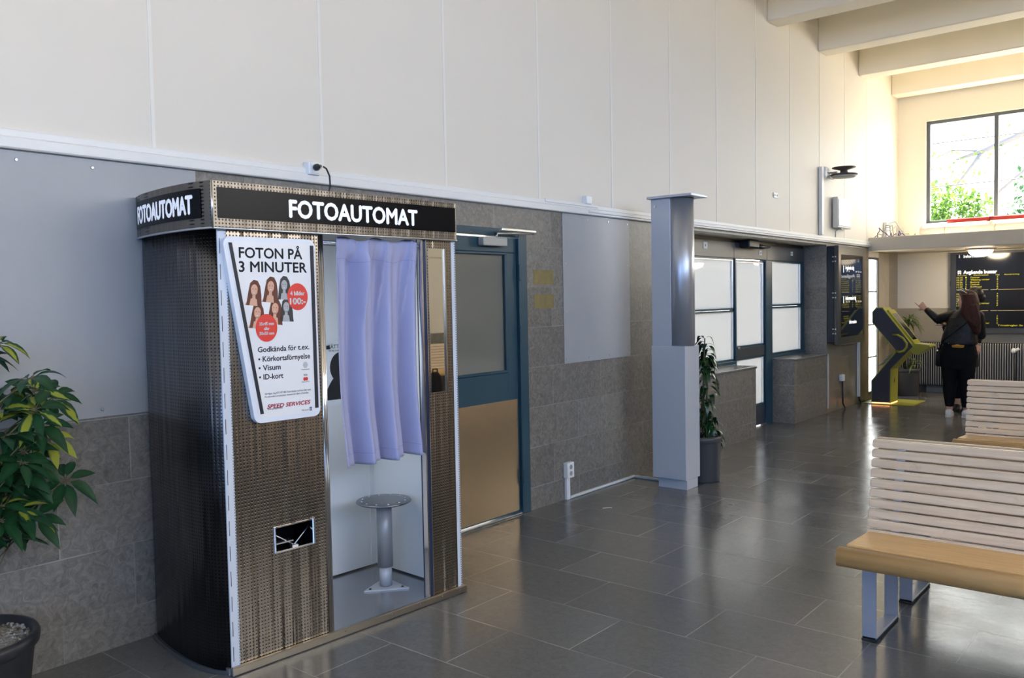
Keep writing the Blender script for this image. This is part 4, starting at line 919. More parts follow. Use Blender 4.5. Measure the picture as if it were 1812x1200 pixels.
# ------------------------------------------------------------------ kiosk
kio = T('info_kiosk', 'dark and lime angled touch-screen kiosk on a lime floor plate', 'kiosk', (0.35, 12.9, 0))
KY0, KY1 = 12.705, 13.055
prof = [(0.185, 0.016), (0.438, 0.016), (0.446, 0.505), (0.745, 0.838), (0.335, 1.385), (0.245, 1.385), (0.197, 1.325), (0.197, 1.175), (0.525, 0.765), (0.185, 0.335)]
def sidepl(y0, y1): return MB().prism(prof, 'y', y0, y1)
mk('side_panel', sidepl(KY0, KY0+0.012), M_kdark, kio, 'dark side panel'); mk('side_panel', sidepl(KY1-0.012, KY1), M_kdark, kio, 'dark side panel')
def inset(p, k): return [(x + (0.44-x)*0, z) for x, z in p]
mb = MB()
for (a, b), (c, d) in zip(prof[1:5], prof[2:6]):                     # lime front skin, following the angled front
    q = Vector((c-a, d-b)).normalized(); nx, nz = q.y*0.006, -q.x*0.006
    mb.prism([(a+nx, b+nz), (c+nx, d+nz), (c-nx, d-nz), (a-nx, b-nz)], 'y', KY0-0.003, KY1+0.003)
mk('front_skin', mb, M_lime, kio, 'lime front skin')
mb = MB()
ring = prof + [prof[0]]
for (a, b), (c, d) in zip(prof[4:], prof[5:] + [prof[0]]):
    q = Vector((c-a, d-b)).normalized(); nx, nz = q.y*0.005, -q.x*0.005
    mb.prism([(a+nx, b+nz), (c+nx, d+nz), (c-nx, d-nz), (a-nx, b-nz)], 'y', KY0-0.002, KY1+0.002)
mk('back_skin', mb, M_lime, kio, 'lime back skin')
# tilted screen face
A, B_ = Vector((0.745, 0.838)), Vector((0.335, 1.385)); dq = (B_-A).normalized(); nq = Vector((dq.y, -dq.x))
if nq.x < 0: nq = -nq
def slab(s0, s1, y0, y1, h0, h1): 
    c = [A+dq*s0+nq*h0, A+dq*s1+nq*h0, A+dq*s1+nq*h1, A+dq*s0+nq*h1]
    return MB().prism([(p.x, p.y) for p in c], 'y', y0, y1)
Lk = (B_-A).length
bz = mk('screen_bezel', slab(0.02, Lk-0.06, KY0+0.045, KY1-0.01, 0.004, 0.035), M_lime, kio)
mk('screen', slab(0.09, Lk-0.13, KY0+0.09, KY1-0.05, 0.035, 0.037), M_screen, bz)
mb = MB(); mb.prism([(0.69, 0.885), (0.945, 0.862), (0.955, 0.838), (0.93, 0.815), (0.80, 0.725), (0.735, 0.73), (0.70, 0.80)], 'y', KY0+0.02, KY1-0.0)
sh_ = mk('keyboard_shelf', mb, M_lime, kio, 'lime shelf')
mb = MB(); mb.prism([(0.77, 0.8785), (0.9, 0.8668), (0.9, 0.8685), (0.77, 0.8802)], 'y', KY0+0.10, KY1-0.09); mk('touch_pad', mb, M_grey_pl, sh_)
hp = [(0.475, 1.005), (0.545, 1.0), (0.615, 0.955), (0.665, 0.885), (0.665, 0.83), (0.625, 0.775), (0.575, 0.76), (0.525, 0.768)]
mb = MB(); mb.tube([(x, KY0-0.025 if 0 < i < len(hp)-1 else KY0-0.012, z) for i, (x, z) in enumerate(hp)], 0.017, 10); mk('grab_handle', mb, M_lime, kio, 'curved lime handle')
mb = MB(); mb.prism([(0.055, 0.002), (0.75, 0.002), (0.75, 0.010), (0.055, 0.010)], 'y', 12.66, 13.36); mk('floor_plate', mb, M_lime, kio, 'lime floor plate')
mb = MB(); mb.box(0.19, 0.435, KY0-0.002, KY0+0.004, 0.0105, 0.026); mb.box(0.434, 0.446, KY0+0.01, KY1-0.01, 0.0105, 0.024); mk('light_strip', mb, M_warmled, kio, 'glowing warm light strip')
mb = MB(); mb.lathe([(0.022, 0), (0.022, 0.003)], (0, 0), 14); mb.bm.transform(Matrix.Translation((0.448, 12.88, 0.335)) @ Matrix.Rotation(PI/2, 4, 'Y') @ Matrix.Diagonal((1.6, 0.8, 1, 1))); mk('key_hole', mb, M_black, kio)
pap = []
for k in range(3):
    mb = MB(); x0 = 0.30+0.055*k; z0 = 0.53+0.065*k
    mb.prism([(x0-0.025, z0+0.02), (x0+0.055, z0+0.085), (x0+0.049, z0+0.092), (x0-0.031, z0+0.027)], 'y', 12.75, 12.96)
    tag(mk('leaflet', mb, mat('leaflet_blue', (0.10+0.08*k, 0.16+0.08*k, 0.30), 0.5, var=(30, (0.5, 0.55, 0.6)))), ['lowest of the blue leaflets in the kiosk back rack', 'middle one of the blue leaflets in the kiosk back rack', 'uppermost of the blue leaflets in the kiosk back rack'][k], 'leaflet', 'leaflets in the kiosk rack')
# ------------------------------------------------------------------ departures board
bd = T('departures_board', 'large dark departures board under the canopy on the far wall', 'board', (2.0, 14.65, 0.95))
BX1 = 3.75; BY = 14.62
mb = MB(); mb.box(0.80, BX1, BY, 14.699, 0.945, 2.205, 0, 0.004); bf = mk('case', mb, M_board, bd)
mb = MB(); mb.box(0.885, BX1-0.05, BY-0.008, BY, 1.04, 2.17, 0, 0.001); mk('screen', mb, M_boardd, bd)
for a in (1.20, 1.72):
    mb = MB(); mb.box(0.792, 0.80, BY+0.02, BY+0.05, a-0.04, a+0.04); mk('hinge', mb, M_board, bf)
fb = lambda u, v, n: (u, BY-0.0085-n*0.5, v)
mb = MB(); put_text(mb, 'Information', fb, 0.990, 2.118, 0.285, 0.045, 0.04); mk('board_lettering', mb, M_wtext, bd, 'white board heading')
mb = MB(); put_text(mb, 'Avgående bussar', fb, 0.988, 1.868, 0.455, 0.055, 0.06)
mk('board_lettering', mb, M_wtext, bd, 'white board heading')
mb = MB(); mb.box(0.922, 0.936, BY-0.0095, BY-0.008, 2.118, 2.150); mb.box(0.922, 0.936, BY-0.0095, BY-0.008, 2.156, 2.168); mk('information_mark', mb, M_wtext, bd)
mb = MB()
for q in ((0.910, 0.952, 1.905, 1.922), (0.906, 0.912, 1.868, 1.918), (0.950, 0.956, 1.868, 1.918), (0.910, 0.952, 1.876, 1.894), (0.912, 0.922, 1.862, 1.878), (0.940, 0.950, 1.862, 1.878)): mb.box(q[0], q[1], BY-0.0095, BY-0.008, q[2], q[3])
mk('bus_mark', mb, M_wtext, bd)
rows = ['Centrum', 'Vileberg center', 'Bostorp', 'Centrum', 'Sjukhuset', 'Centrum']
def led(lines, z0, hdr):
    for nm, fn_ in (('departure_times', lambda m_, i, l, z: put_text(m_, '%02d:%02d' % (10+i//4, (7*i+12) % 60), fb, 0.892, z, 0.082, 0.024)), ('line_numbers', lambda m_, i, l, z: put_text(m_, str(1+(3*i) % 7), fb, 1.015, z, 0.016, 0.024)),
                    ('destinations', lambda m_, i, l, z: put_text(m_, l, fb, 1.085, z, 0.0175*len(l), 0.024)), ('bay_letters', lambda m_, i, l, z: put_text(m_, 'ABCDEF'[i % 6], fb, 1.445, z, 0.016, 0.024))):
        mb = MB()
        for i, l in enumerate(lines): fn_(mb, i, l, z0 - 0.036*i)
        mk(nm, mb, M_led, bd, 'yellow departure column')
    if hdr:
        for tx, u, w_, c_ in (('Tid Linje', 0.90, 0.13, 0.016), ('Destination', 1.13, 0.20, 0.018), ('Läge', 1.43, 0.05, 0.018), ('Anmärkning', 1.54, 0.20, 0.018)):
            mb = MB(); put_text(mb, tx, fb, u, z0+0.036, w_, c_); mk('column_heading', mb, M_led, bd, 'yellow column heading')
led(rows, 1.800, True); led(['Brunnsta', 'Eke', 'Norra', 'Hage', 'Vileberg center', 'Backet'], 1.545, False); led(['Tomta', 'Viken', 'Fors', 'Vileberg center'], 1.205, False)
mb = MB(); put_text(mb, 'Trivselregler: Se anslag i hallen', fb, 1.46, 1.062, 0.62, 0.026); mk('notice_row', mb, M_led, bd, 'yellow running notice')
for z in (1.615, 1.295):
    for a, b in ((0.90, 0.99), (1.08, 1.20), (1.23, 1.33), (1.36, 1.45), (1.46, 1.9), (1.95, 2.6)):
        mb = MB(); mb.box(a, b, BY-0.010, BY-0.008, z, z+0.008); mk('divider', mb, M_goldline, bd, 'gold divider line')
# ------------------------------------------------------------------ radiator
rad = T('radiator', 'long dark column radiator under the departures board', 'radiator', (2, 14.55, 0.1))
mb = MB(); n_ = 108
for k in range(n_):
    x = 0.10 + k*0.033
    mb.tube([(x, 14.50, 0.13), (x, 14.488, 0.16), (x, 14.488, 0.775), (x, 14.50, 0.80)], 0.0072, 8)
fo = mk('columns', mb, M_radl, rad)
mb = MB(); mb.box(0.09, 0.10+n_*0.033, 14.505, 14.60, 0.12, 0.81); mk('body', mb, M_rad, rad)
mb = MB(); mb.box(0.4, 0.46, 14.52, 14.6, 0.0, 0.125); mb.box(2.9, 2.96, 14.52, 14.6, 0.0, 0.125); mk('foot', mb, M_rad, rad)
mb = MB(); mb.tube([(1.72, 14.44, 0.03), (1.72, 14.44, 0.66)], 0.011, 8); mb.tube([(1.72, 14.44, 0.66), (1.72, 14.47, 0.68)], 0.014, 8); mk('feed_pipe', mb, M_rad, rad)
mb = MB(); mb.ell((1.70, 14.44, 0.70), (0.035, 0.035, 0.042)); mb.tube([(1.72, 14.44, 0.70), (1.77, 14.44, 0.735)], 0.022, 10); mk('valve', mb, M_wplast, rad, 'white radiator valve')
# ------------------------------------------------------------------ on and under the canopy
for x0, x1, l in ((0.45, 1.10, 'short left length of cream wrapped duct lying on the canopy'), (1.125, 7.0, 'long right length of cream wrapped duct lying on the canopy')):
    t = T('wrapped_duct', l, 'duct', (x0, 14.28, 2.43), group='wrapped ducts on the canopy')
    mb = MB(); mb.tube([(x0, 14.28, 2.534), (x0+0.02, 14.28, 2.534), (x1-0.02, 14.28, 2.534), (x1, 14.28, 2.534)], [0.08, 0.105, 0.105, 0.085], 24); mk('wrap', mb, M_pipe, t)
    mb = MB()
    for k in range(3 if x1 > 2 else 1): mb.tube([(x0+0.35+0.9*k, 14.28, 2.534), (x0+0.37+0.9*k, 14.28, 2.534)], 0.1065, 24)
    mk('band', mb, mat('duct_band', (0.62, 0.55, 0.42), 0.6), t)
mb = MB(); mb.tube([(0.82, 14.31, 2.678), (3.0, 14.31, 2.678), (7.0, 14.31, 2.678)], 0.030, 12); mb.tube([(1.36, 14.31, 2.678), (1.40, 14.31, 2.678)], 0.037, 12)
tag(mk('red_pipe', mb, M_redp), 'thin red pipe lying on the wrapped ducts below the far window', 'pipe')
t = T('junction_box', 'white junction box on the left wall above the canopy end', 'box', (0, 14.0, 2.47))
mb = MB(); mb.box(0.0045, 0.06, 13.9, 14.06, 2.45, 2.70, 0, 0.006); mk('housing', mb, M_wplast, t)
mb = MB(); mb.tube([(0.05, 14.0, 2.68), (0.16, 13.98, 2.70), (0.22, 13.96, 2.60), (0.30, 13.96, 2.50), (0.36, 13.98, 2.50)], 0.006, 6); mk('lead', mb, M_grey_pl, t)
cm_ = [M_grey_pl, mat('cable_violet', (0.07, 0.06, 0.22), 0.5), M_white]
for k in range(8):
    rc = random.Random(k); y0 = 13.30 + 0.075*k; p = Vector((0.05+0.025*k, y0, 2.435)); pts = [p.copy()]
    for i in range(9):
        p = p + Vector((rc.uniform(-0.02, 0.07), 0, rc.uniform(-0.06, 0.07))); p.z = max(2.434, min(2.60, p.z)); p.x = max(0.02, p.x); p.y = y0 + rc.uniform(-0.022, 0.022); pts.append(p.copy())
    pts[-1].z = 2.434
    mb = MB(); mb.tube(pts, 0.007, 6); nm = ('grey', 'violet', 'white')[k % 3]
    tag(mk('loose_cable', mb, cm_[k % 3]), 'loose %s cable in the tangle on the left end of the canopy' % nm, 'cable', nm + ' loose cables')
for x, l in ((1.345, 'round glowing dome lamp under the canopy in front of the board'), (2.62, 'round glowing dome lamp under the canopy just outside the right edge'), (3.9, 'third dome lamp under the canopy, added out of view to brighten the far end'), (5.2, 'fourth dome lamp under the canopy, added out of view to brighten the far end')):  # third and fourth are added, out of view, to brighten the wall under the canopy
    t = T('ceiling_lamp', l, 'lamp', (x, 13.957, 2.225), group='dome lamps under the canopy')
    mb = MB(); mb.lathe([(0.20, 2.224), (0.20, 2.205), (0.165, 2.195)], (x, 13.957), 32); mk('lamp_base', mb, M_pink, t)
    mb = MB(); mb.lathe([(0.16, 2.196), (0.152, 2.165), (0.125, 2.135), (0.08, 2.115), (0.03, 2.106), (0.002, 2.105)], (x, 13.957), 32); mk('dome', mb, M_lamp, t, 'glowing dome')

# ------------------------------------------------------------------ plants
def pot(t, c, r, h, m_, rim=0.02, taper=0.78):
    mb = MB(); x, y = c
    mb.lathe([(r*taper*0.98, 0.001), (r*taper, 0.012), (r*0.93, h-0.06), (r*0.94, h-0.055), (r, h-0.045), (r+0.004, h-0.015), (r-0.004, h), (r-rim, h), (r-rim-0.006, h-0.06), (0.01, h-0.061)], (x, y), 44)
    return mk('pot', mb, m_, t)
rnd = random.Random(11)
def umbrella(mb, c, n=8, L=0.15, tilt=None, mats=(0,), start=0.0):
    c = Vector(c); ax = (tilt or Vector((rnd.uniform(-.5, .5), rnd.uniform(-.5, .5), 1))).normalized()
    u = ax.orthogonal().normalized(); v = ax.cross(u)
    for k in range(n):
        a = start + 2*PI*k/n + rnd.uniform(-.15, .15); d = (u*math.cos(a) + v*math.sin(a)) + ax*rnd.uniform(-0.05, 0.25)
        l = L*rnd.uniform(0.8, 1.1); mb.tube([c, c + d.normalized()*0.022], 0.0022, 4, 3)
        mb.leaf(c + d.normalized()*0.02, d, ax, l, l*0.36, rnd.uniform(0.35, 0.8), rnd.choice(mats))
t = T('potted_umbrella_plant', 'variegated umbrella plant in a black pot left of the photo booth', 'plant', (0.36, 1.08, 0))
PC = (0.36, 1.08); p_ = pot(t, PC, 0.25, 0.37, M_pot)
mb = MB(); mb.lathe([(0.226, 0.315), (0.226, 0.338), (0.15, 0.346), (0.01, 0.348)], PC, 40)
for k in range(260):
    a, r = rnd.uniform(0, 2*PI), 0.222*math.sqrt(rnd.random()); mb.ell((PC[0]+r*math.cos(a), PC[1]+r*math.sin(a), 0.345-0.02*r), [rnd.uniform(0.006, 0.011) for _ in range(3)], 0, None, 6, 4)
mk('gravel', mb, M_grav, t, 'pale gravel in the pot', kind='stuff')
cl = [((0.30, 1.293, 1.262), 'v'), ((0.22, 1.413, 1.262), 'v'), ((0.16, 1.515, 1.225), 'v'), ((0.30, 1.389, 1.195), 'v'), ((0.18, 1.485, 1.05), 'y'), ((0.35, 1.279, 1.11), 'g'), ((0.16, 1.55, 0.86), 'g'),
      ((0.35, 1.287, 0.82), 'v'), ((0.25, 1.385, 0.745), 'g'), ((0.40, 1.225, 0.97), 'g'), ((0.30, 1.342, 0.94), 'g'), ((0.30, 1.27, 1.185), 'v'), ((0.25, 1.42, 1.125), 'g'), ((0.35, 1.261, 0.70), 'g'),
      ((0.24, 1.36, 1.02), 'g'), ((0.42, 1.20, 0.80), 'g'), ((0.22, 1.33, 0.87), 'v'), ((0.15, 1.42, 0.98), 'g')]
for k in range(34):
    a, r = rnd.uniform(0, 2*PI), rnd.uniform(0.05, 0.34); cl.append(((max(0.14, 0.36+r*math.cos(a)), min(1.28, 1.05+r*math.sin(a)), rnd.uniform(0.72, 1.55)), rnd.choice('vgg')))
mb = MB()
for (c, kd) in cl:
    umbrella(mb, c, rnd.choice((7, 8, 8, 9)), 0.135 if kd != 'y' else 0.125, (Vector((0.75, -0.35, 0.75)) if c[1] > 1.3 else None), {'v': (0, 1, 1, 0), 'g': (0,), 'y': (2,)}[kd], rnd.uniform(0, 1))
mk('foliage', mb, [M_leafg, M_leafv, M_leafy, M_stem], t)
mb = MB()
for (c, kd) in cl:
    c = Vector(c); b = Vector((PC[0]+rnd.uniform(-.05, .05), PC[1]+rnd.uniform(-.05, .05), max(0.36, c.z-0.35)))
    mb.tube([b, (b+c)/2 + Vector((0, 0, 0.05)), c], [0.004, 0.003, 0.0025], 5)
for k in range(4):
    a = k*1.6; mb.tube([(PC[0]+0.05*math.cos(a), PC[1]+0.05*math.sin(a), 0.33), (PC[0]+0.08*math.cos(a), PC[1]+0.08*math.sin(a), 0.8), (PC[0]+0.12*math.cos(a+.3), PC[1]+0.1*math.sin(a+.3), 1.4)], [0.013, 0.011, 0.006], 8)
mk('stem', mb, M_stem, t)

t = T('potted_dracaena', 'leafy dark green plant in a tall anthracite pot behind the grey post', 'plant', (0.575, 6.78, 0))
P2 = (0.563, 6.68); pot(t, P2, 0.165, 0.395, M_pot2, 0.014, 0.86)
mb = MB(); mb.lathe([(0.147, 0.33), (0.147, 0.345), (0.01, 0.35)], P2, 30); mk('soil', mb, M_soil, t, 'dark soil')
mb = MB(); st_ = MB()
for i, (sx1, sy1, z1, n) in enumerate(((0.60, 6.66, 1.24, 40), (0.62, 6.68, 1.05, 34), (0.59, 6.66, 0.72, 34), (0.64, 6.7, 0.58, 28))):
    st_.tube([(P2[0]+0.03*(i-1.5), P2[1], 0.33), (sx1-0.02, sy1, z1*0.6), (sx1, sy1, z1)], [0.012, 0.01, 0.006], 8)
    for k in range(n):
        a = rnd.uniform(0, 2*PI); h = z1 - rnd.uniform(-0.02, 0.34)*(0.9 if i < 2 else 0.7); e = rnd.uniform(0.15, 0.9) if h > z1-0.12 else rnd.uniform(-0.1, 0.5)
        mb.leaf((sx1+0.012*math.cos(a), sy1+0.012*math.sin(a), h), (math.cos(a), math.sin(a), e), (0, 0, 1), rnd.uniform(0.11, 0.175), rnd.uniform(0.036, 0.055), rnd.uniform(0.9, 1.7), 0, 0.2, 6)
mk('foliage', mb, M_leafd, t); mk('stem', st_, M_stem, t)

t = T('potted_palm', 'spiky pale green potted palm behind the lime kiosk', 'plant', (0.33, 14.0, 0))
P3 = (0.325, 14.02); pot(t, P3, 0.185, 0.42, M_pot2, 0.016, 0.9)
mb = MB(); mb.lathe([(0.165, 0.36), (0.165, 0.372), (0.01, 0.378)], P3, 30); mk('soil', mb, M_soil, t, 'dark soil')
mb = MB(); st_ = MB()
for i, (sx1, sy1, z1, n, lr) in enumerate(((0.36, 13.98, 1.20, 46, 0.34), (0.21, 13.90, 1.02, 34, 0.30), (0.42, 14.0, 0.55, 38, 0.26))):
    st_.tube([(P3[0]+0.04*(i-1), P3[1], 0.36), (sx1, sy1, z1)], [0.016, 0.012], 8)
    for k in range(n):
        a = rnd.uniform(0, 2*PI); e = rnd.uniform(-0.2, 1.3)
        ca_ = math.cos(a) if math.cos(a) > -0.35 else -0.35; ll = lr*rnd.uniform(0.7, 1.15)
        if ca_ < 0: ll = min(ll, (sx1-0.11)/-ca_)
        mb.leaf((sx1, sy1, z1 - rnd.uniform(0, 0.12)), (ca_, 0.7*math.sin(a), e), (0, 0, 1), ll, 0.026, rnd.uniform(0.5, 1.2), 0, 0.3, 5)
mk('foliage', mb, M_leafp, t); mk('stem', st_, M_stem, t)

# ------------------------------------------------------------------ benches (back to back pairs)
def bench(x0, x1, yb, s, label, legs, z0=0.0):
    """yb = line between the two backs, s = -1 seat towards the camera, +1 away"""
    t = T('bench', label, 'bench', ((x0+x1)/2, yb + s*0.4, z0), group='slatted wooden waiting benches')
    Yp = lambda d: yb + s*d                                   # d = distance from the back line
    mb = MB()
    for k in range(8):                                        # seat slats running along x, lower towards the back
        d0 = 0.185 + k*0.0475; z = 0.402 + 0.0035*k
        mb.box(x0+0.018+0.002*k, x1, Yp(d0), Yp(d0+0.0435), z, z+0.032, 0, 0.005)
    prof_ = [(Yp(d), z) for d, z in ((0.563, 0.425), (0.565, 0.448), (0.585, 0.454), (0.615, 0.448), (0.632, 0.425), (0.634, 0.395), (0.622, 0.372), (0.60, 0.368), (0.575, 0.375), (0.565, 0.40))]
    mb.prism(prof_, 'x', x0+0.010, x1, 0, True)
    mk('seat', mb, M_woodseat, t, 'golden slatted seat')
    mb = MB()
    for k in range(10):
        f = k/9; d = 0.185 - 0.135*f; z = 0.405 + 0.047*k
        A_ = [(Yp(d-0.012), z+0.001), (Yp(d+0.014), z), (Yp(d+0.014-0.012), z+0.0385), (Yp(d-0.012-0.012), z+0.0395)]
        bb = MB(); bb.prism(A_, 'x', x0+0.012*(1-f), x1-0.012*(1-f)); 
        bmesh.ops.bevel(bb.bm, geom=list(bb.bm.edges), offset=0.005, segments=2, affect='EDGES')
        tmp = bpy.data.meshes.new('t'); bb.bm.to_mesh(tmp); bb.bm.free(); mb.bm.from_mesh(tmp); bpy.data.meshes.remove(tmp)
    mk('backrest', mb, M_woodback, t, 'pale slatted backrest')
    for xl in legs:
        mb = MB()
        for d in (0.475, 0.13): mb.box(xl-0.031, xl+0.031, Yp(d-0.004), Yp(d+0.004), 0.012, 0.40, 0, 0.002)
        mb.box(xl-0.031, xl+0.031, Yp(0.126), Yp(0.479), 0.012, 0.022, 0, 0.002); mb.box(xl-0.031, xl+0.031, Yp(0.126), Yp(0.60), 0.392, 0.401, 0, 0.002)
        lg = mk('leg_frame', mb, M_benchm, t)
        mb = MB(); mb.box(xl-0.033, xl+0.033, Yp(0.12), Yp(0.485), 0.0, 0.013, 0, 0.003); mk('foot_strip', mb, M_rubber, lg, 'black foot strip')
        mb = MB(); mb.prism([(Yp(0.17), 0.392), (Yp(0.162), 0.392), (Yp(0.036), 0.86), (Yp(0.028), 0.86), (Yp(0.02), 0.88)][:4], 'x', xl+0.005, xl+0.045)
        mk('back_bracket', mb, mat('bracket_steel', (0.62, 0.63, 0.65), 0.35, 0.8), t)
    return t
bench(2.655, 5.06, 4.45, -1, 'nearest slatted wooden bench, its seat towards the camera', (2.765, 4.9))
bench(2.655, 5.06, 4.45, 1, 'slatted wooden bench back to back behind the nearest one', (2.765, 4.9))
bench(2.41, 4.82, 7.82, -1, 'far slatted wooden bench seen over the nearest one, seat towards the camera', (2.56, 4.6))
bench(2.41, 4.82, 7.82, 1, 'slatted wooden bench back to back behind the far one', (2.56, 4.6))
# bench along the right wall with a black bag, seen in the booth mirror
rb = bench(-1.6, 1.6, 0.0, 1, 'slatted wooden bench along the right wall, seen in the photo booth mirror', (-1.3, 1.3))
rb.location = (8.37, 9.3, 0); rb.rotation_euler = (0, 0, PI/2)

t = T('backpack', 'black bag standing on the floor before the right wall bench, seen in the booth mirror', 'bag', (7.60, 8.55, 0))
mb = MB(); mb.loft([((7.60, 8.55, 0.003+0.50*f), (0.085*k, 0, 0), (0, 0.12*k, 0)) for f, k in ((0, 0.9), (0.1, 1.0), (0.6, 0.98), (0.85, 0.8), (1.0, 0.4))], 0, 20, True, 3.5); mk('body', mb, M_coat, t)
mb = MB(); mb.tube([(7.6, 8.50, 0.49), (7.6, 8.51, 0.55), (7.6, 8.59, 0.55), (7.6, 8.60, 0.49)], 0.012, 8); mk('handle', mb, M_leather, t)

# ------------------------------------------------------------------ people
def hand(mb, wrist, d, palm, curls, s=1.0, side=1, spread=0.05):
    """palm and five separate fingers; d = wrist to knuckles, palm = direction the palm faces, curls per finger 0..1 (index to little, then thumb)"""
    w_, d, pn = Vector(wrist), Vector(d).normalized(), Vector(palm).normalized()
    a = d.cross(pn).normalized()*side; pn = a.cross(d).normalized()*side
    kn = w_ + d*0.088*s
    for f in (-0.024, -0.008, 0.008, 0.024): mb.cap(w_ + a*f*0.75*s, 0.013*s, kn + a*f*1.25*s, 0.0115*s)
    for i, (f, L) in enumerate(((0.030, 0.074), (0.010, 0.082), (-0.010, 0.076), (-0.029, 0.060))):
        p = kn + a*f*s; dd = (d + a*f*spread*20).normalized(); c = curls[i]; r = 0.0088*s
        for k, seg in enumerate((0.45, 0.32, 0.23)):
            ang = c*(0.9 if k == 0 else 1.15); dd = (dd*math.cos(ang) + pn*math.sin(ang)).normalized()
            pn2 = a.cross(dd).normalized()*side
            q = p + dd*L*seg*s; mb.cap(p, r, q, r*0.93); p, r = q, r*0.93
            pn = pn2 if False else pn
            d_ = dd; pn = (a.cross(d_)*side).normalized()
        pn = (a.cross(d)*side).normalized()
    b = w_ + d*0.025*s + a*0.028*s; td = (d*0.7 + a*0.75 + pn*0.25).normalized(); c = curls[4]
    q = b + td*0.042*s; mb.cap(b, 0.0125*s, q, 0.0105*s); td2 = (td*math.cos(c) + (d*0.5 - a*0.6 + pn*0.5)*math.sin(c)).normalized(); mb.cap(q, 0.0105*s, q + td2*0.032*s, 0.009*s)

def head(mb, c, f, s=1.0):
    """skull, jaw, nose, brow, lips and ears; f = facing direction"""
    c, f = Vector(c), Vector(f).normalized(); up = Vector((0, 0, 1)); r = f.cross(up).normalized(); up = r.cross(f)
    P = lambda x, y, z: c + (r*x + f*y + up*z)*s
    q = Matrix((r, f, up)).transposed().to_quaternion()
    E = lambda p, rad: mb.ell(P(*p), [k*s for k in rad], 0, q)
    E((0, -0.012, 0.025), (0.074, 0.094, 0.088)); E((0, 0.025, -0.035), (0.060, 0.065, 0.068)); E((0, 0.055, -0.085), (0.030, 0.028, 0.022))
    E((0, 0.066, 0.042), (0.045, 0.022, 0.030)); mb.cap(P(0, 0.086, 0.015), 0.007*s, P(0, 0.106, -0.018), 0.011*s)
    E((0.011, 0.093, -0.023), (0.008,)*3); E((-0.011, 0.093, -0.023), (0.008,)*3)
    E((0, 0.085, -0.047), (0.022, 0.011, 0.007)); E((0, 0.084, -0.059), (0.019, 0.011, 0.008))
    for k in (-1, 1):
        E((0.031*k, 0.062, -0.012), (0.022, 0.022, 0.018)); E((0.072*k, -0.008, -0.012), (0.008, 0.018, 0.030)); E((0.028*k, 0.078, 0.020), (0.017, 0.010, 0.006))
    return P, q
def eyes(t, P, s, f):
    for k, nm in ((-1, 'eye'), (1, 'eye')):
        mb = MB(); mb.ell(P(0.029*k, 0.078, 0.004), (0.0115*s,)*3, 0); mb.ell(P(0.029*k, 0.0865, 0.004), (0.0055*s,)*3, 1)
        mk('eye', mb, [M_photo, M_ink], t)

def shoe(t, c, ang, m_=M_shoe, s_=M_sole, L=0.25):
    ca, sa = math.cos(ang), math.sin(ang)
    def W(x, y, z): return (c[0] + x*ca - y*sa, c[1] + x*sa + y*ca, z)
    ux = Vector((ca, sa, 0))
    def ring(y, w_, z0, z1): 
        return (W(0, y, (z0+z1)/2), ux*w_, Vector((0, 0, (z1-z0)/2)))
    mb = MB(); mb.loft([ring(y, w_, 0.020, z) for y, w_, z in ((-0.065, 0.020, 0.070), (-0.058, 0.034, 0.092), (-0.02, 0.038, 0.100), (0.03, 0.040, 0.092), (0.09, 0.043, 0.070), (0.14, 0.042, 0.058), (0.172, 0.030, 0.045), (0.183, 0.012, 0.035))], 0, 20, True, 2.6)
    sh = mk('shoe', mb, m_, t)
    mb = MB(); pts = [(-0.070, 0.018), (-0.060, 0.036), (0.0, 0.040), (0.09, 0.046), (0.15, 0.043), (0.185, 0.02)]
    poly = [W(x, y, 0)[:2] for y, x in pts] + [W(-x, y, 0)[:2] for y, x in reversed(pts)]
    mb.prism(poly, 'z', 0.001, 0.024); mk('sole', mb, s_, sh)

# woman in the leather jacket, back to the camera, left arm raised and pointing
p1 = T('person', 'woman in a black leather jacket and white trainers, back turned, pointing left', 'person', (1.47, 11.89, 0))
sL, eL, wL = Vector((1.435, 11.93, 1.295)), Vector((1.215, 12.03, 1.245)), Vector((1.045, 12.12, 1.378))
sR, eR, wR = Vector((1.70, 11.93, 1.285)), Vector((1.72, 12.0, 1.04)), Vector((1.58, 12.17, 1.06))
hc1 = Vector((1.572, 11.91, 1.485)); hf1 = Vector((-0.93, 0.30, -0.02))
mb = MB()
P1, q1 = head(mb, hc1, hf1, 1.06)
mb.cap((1.565, 11.90, 1.41), 0.052, (1.565, 11.90, 1.32), 0.058)
mb.loft([((1.49, 11.89, 0.78), (0.16, 0, 0), (0, 0.11, 0)), ((1.50, 11.89, 1.0), (0.14, 0, 0), (0, 0.10, 0)), ((1.54, 11.90, 1.2), (0.15, 0, 0), (0, 0.105, 0)), ((1.562, 11.90, 1.31), (0.13, 0, 0), (0, 0.07, 0)), ((1.565, 11.90, 1.35), (0.06, 0, 0), (0, 0.05, 0))])
for a, b, c in ((sL, eL, wL), (sR, eR, wR)): mb.cap(a, 0.05, b, 0.040); mb.cap(b, 0.040, c, 0.025)
mb.cap((1.40, 11.89, 0.80), 0.10, (1.392, 11.91, 0.45), 0.06); mb.cap((1.392, 11.91, 0.45), 0.055, (1.388, 11.89, 0.09), 0.036)
mb.cap((1.58, 11.89, 0.80), 0.10, (1.575, 11.91, 0.45), 0.06); mb.cap((1.575, 11.91, 0.45), 0.055, (1.578, 11.90, 0.09), 0.036)
for x, y in ((1.388, 11.89), (1.578, 11.90)): mb.cap((x, y-0.02, 0.06), 0.03, (x, y+0.10, 0.045), 0.026)
hand(mb, wL, (-0.72, 0.30, 0.62), (0.25, 0.95, -0.2), (0.0, 1.25, 1.35, 1.4, 0.7), 1.05, 1)
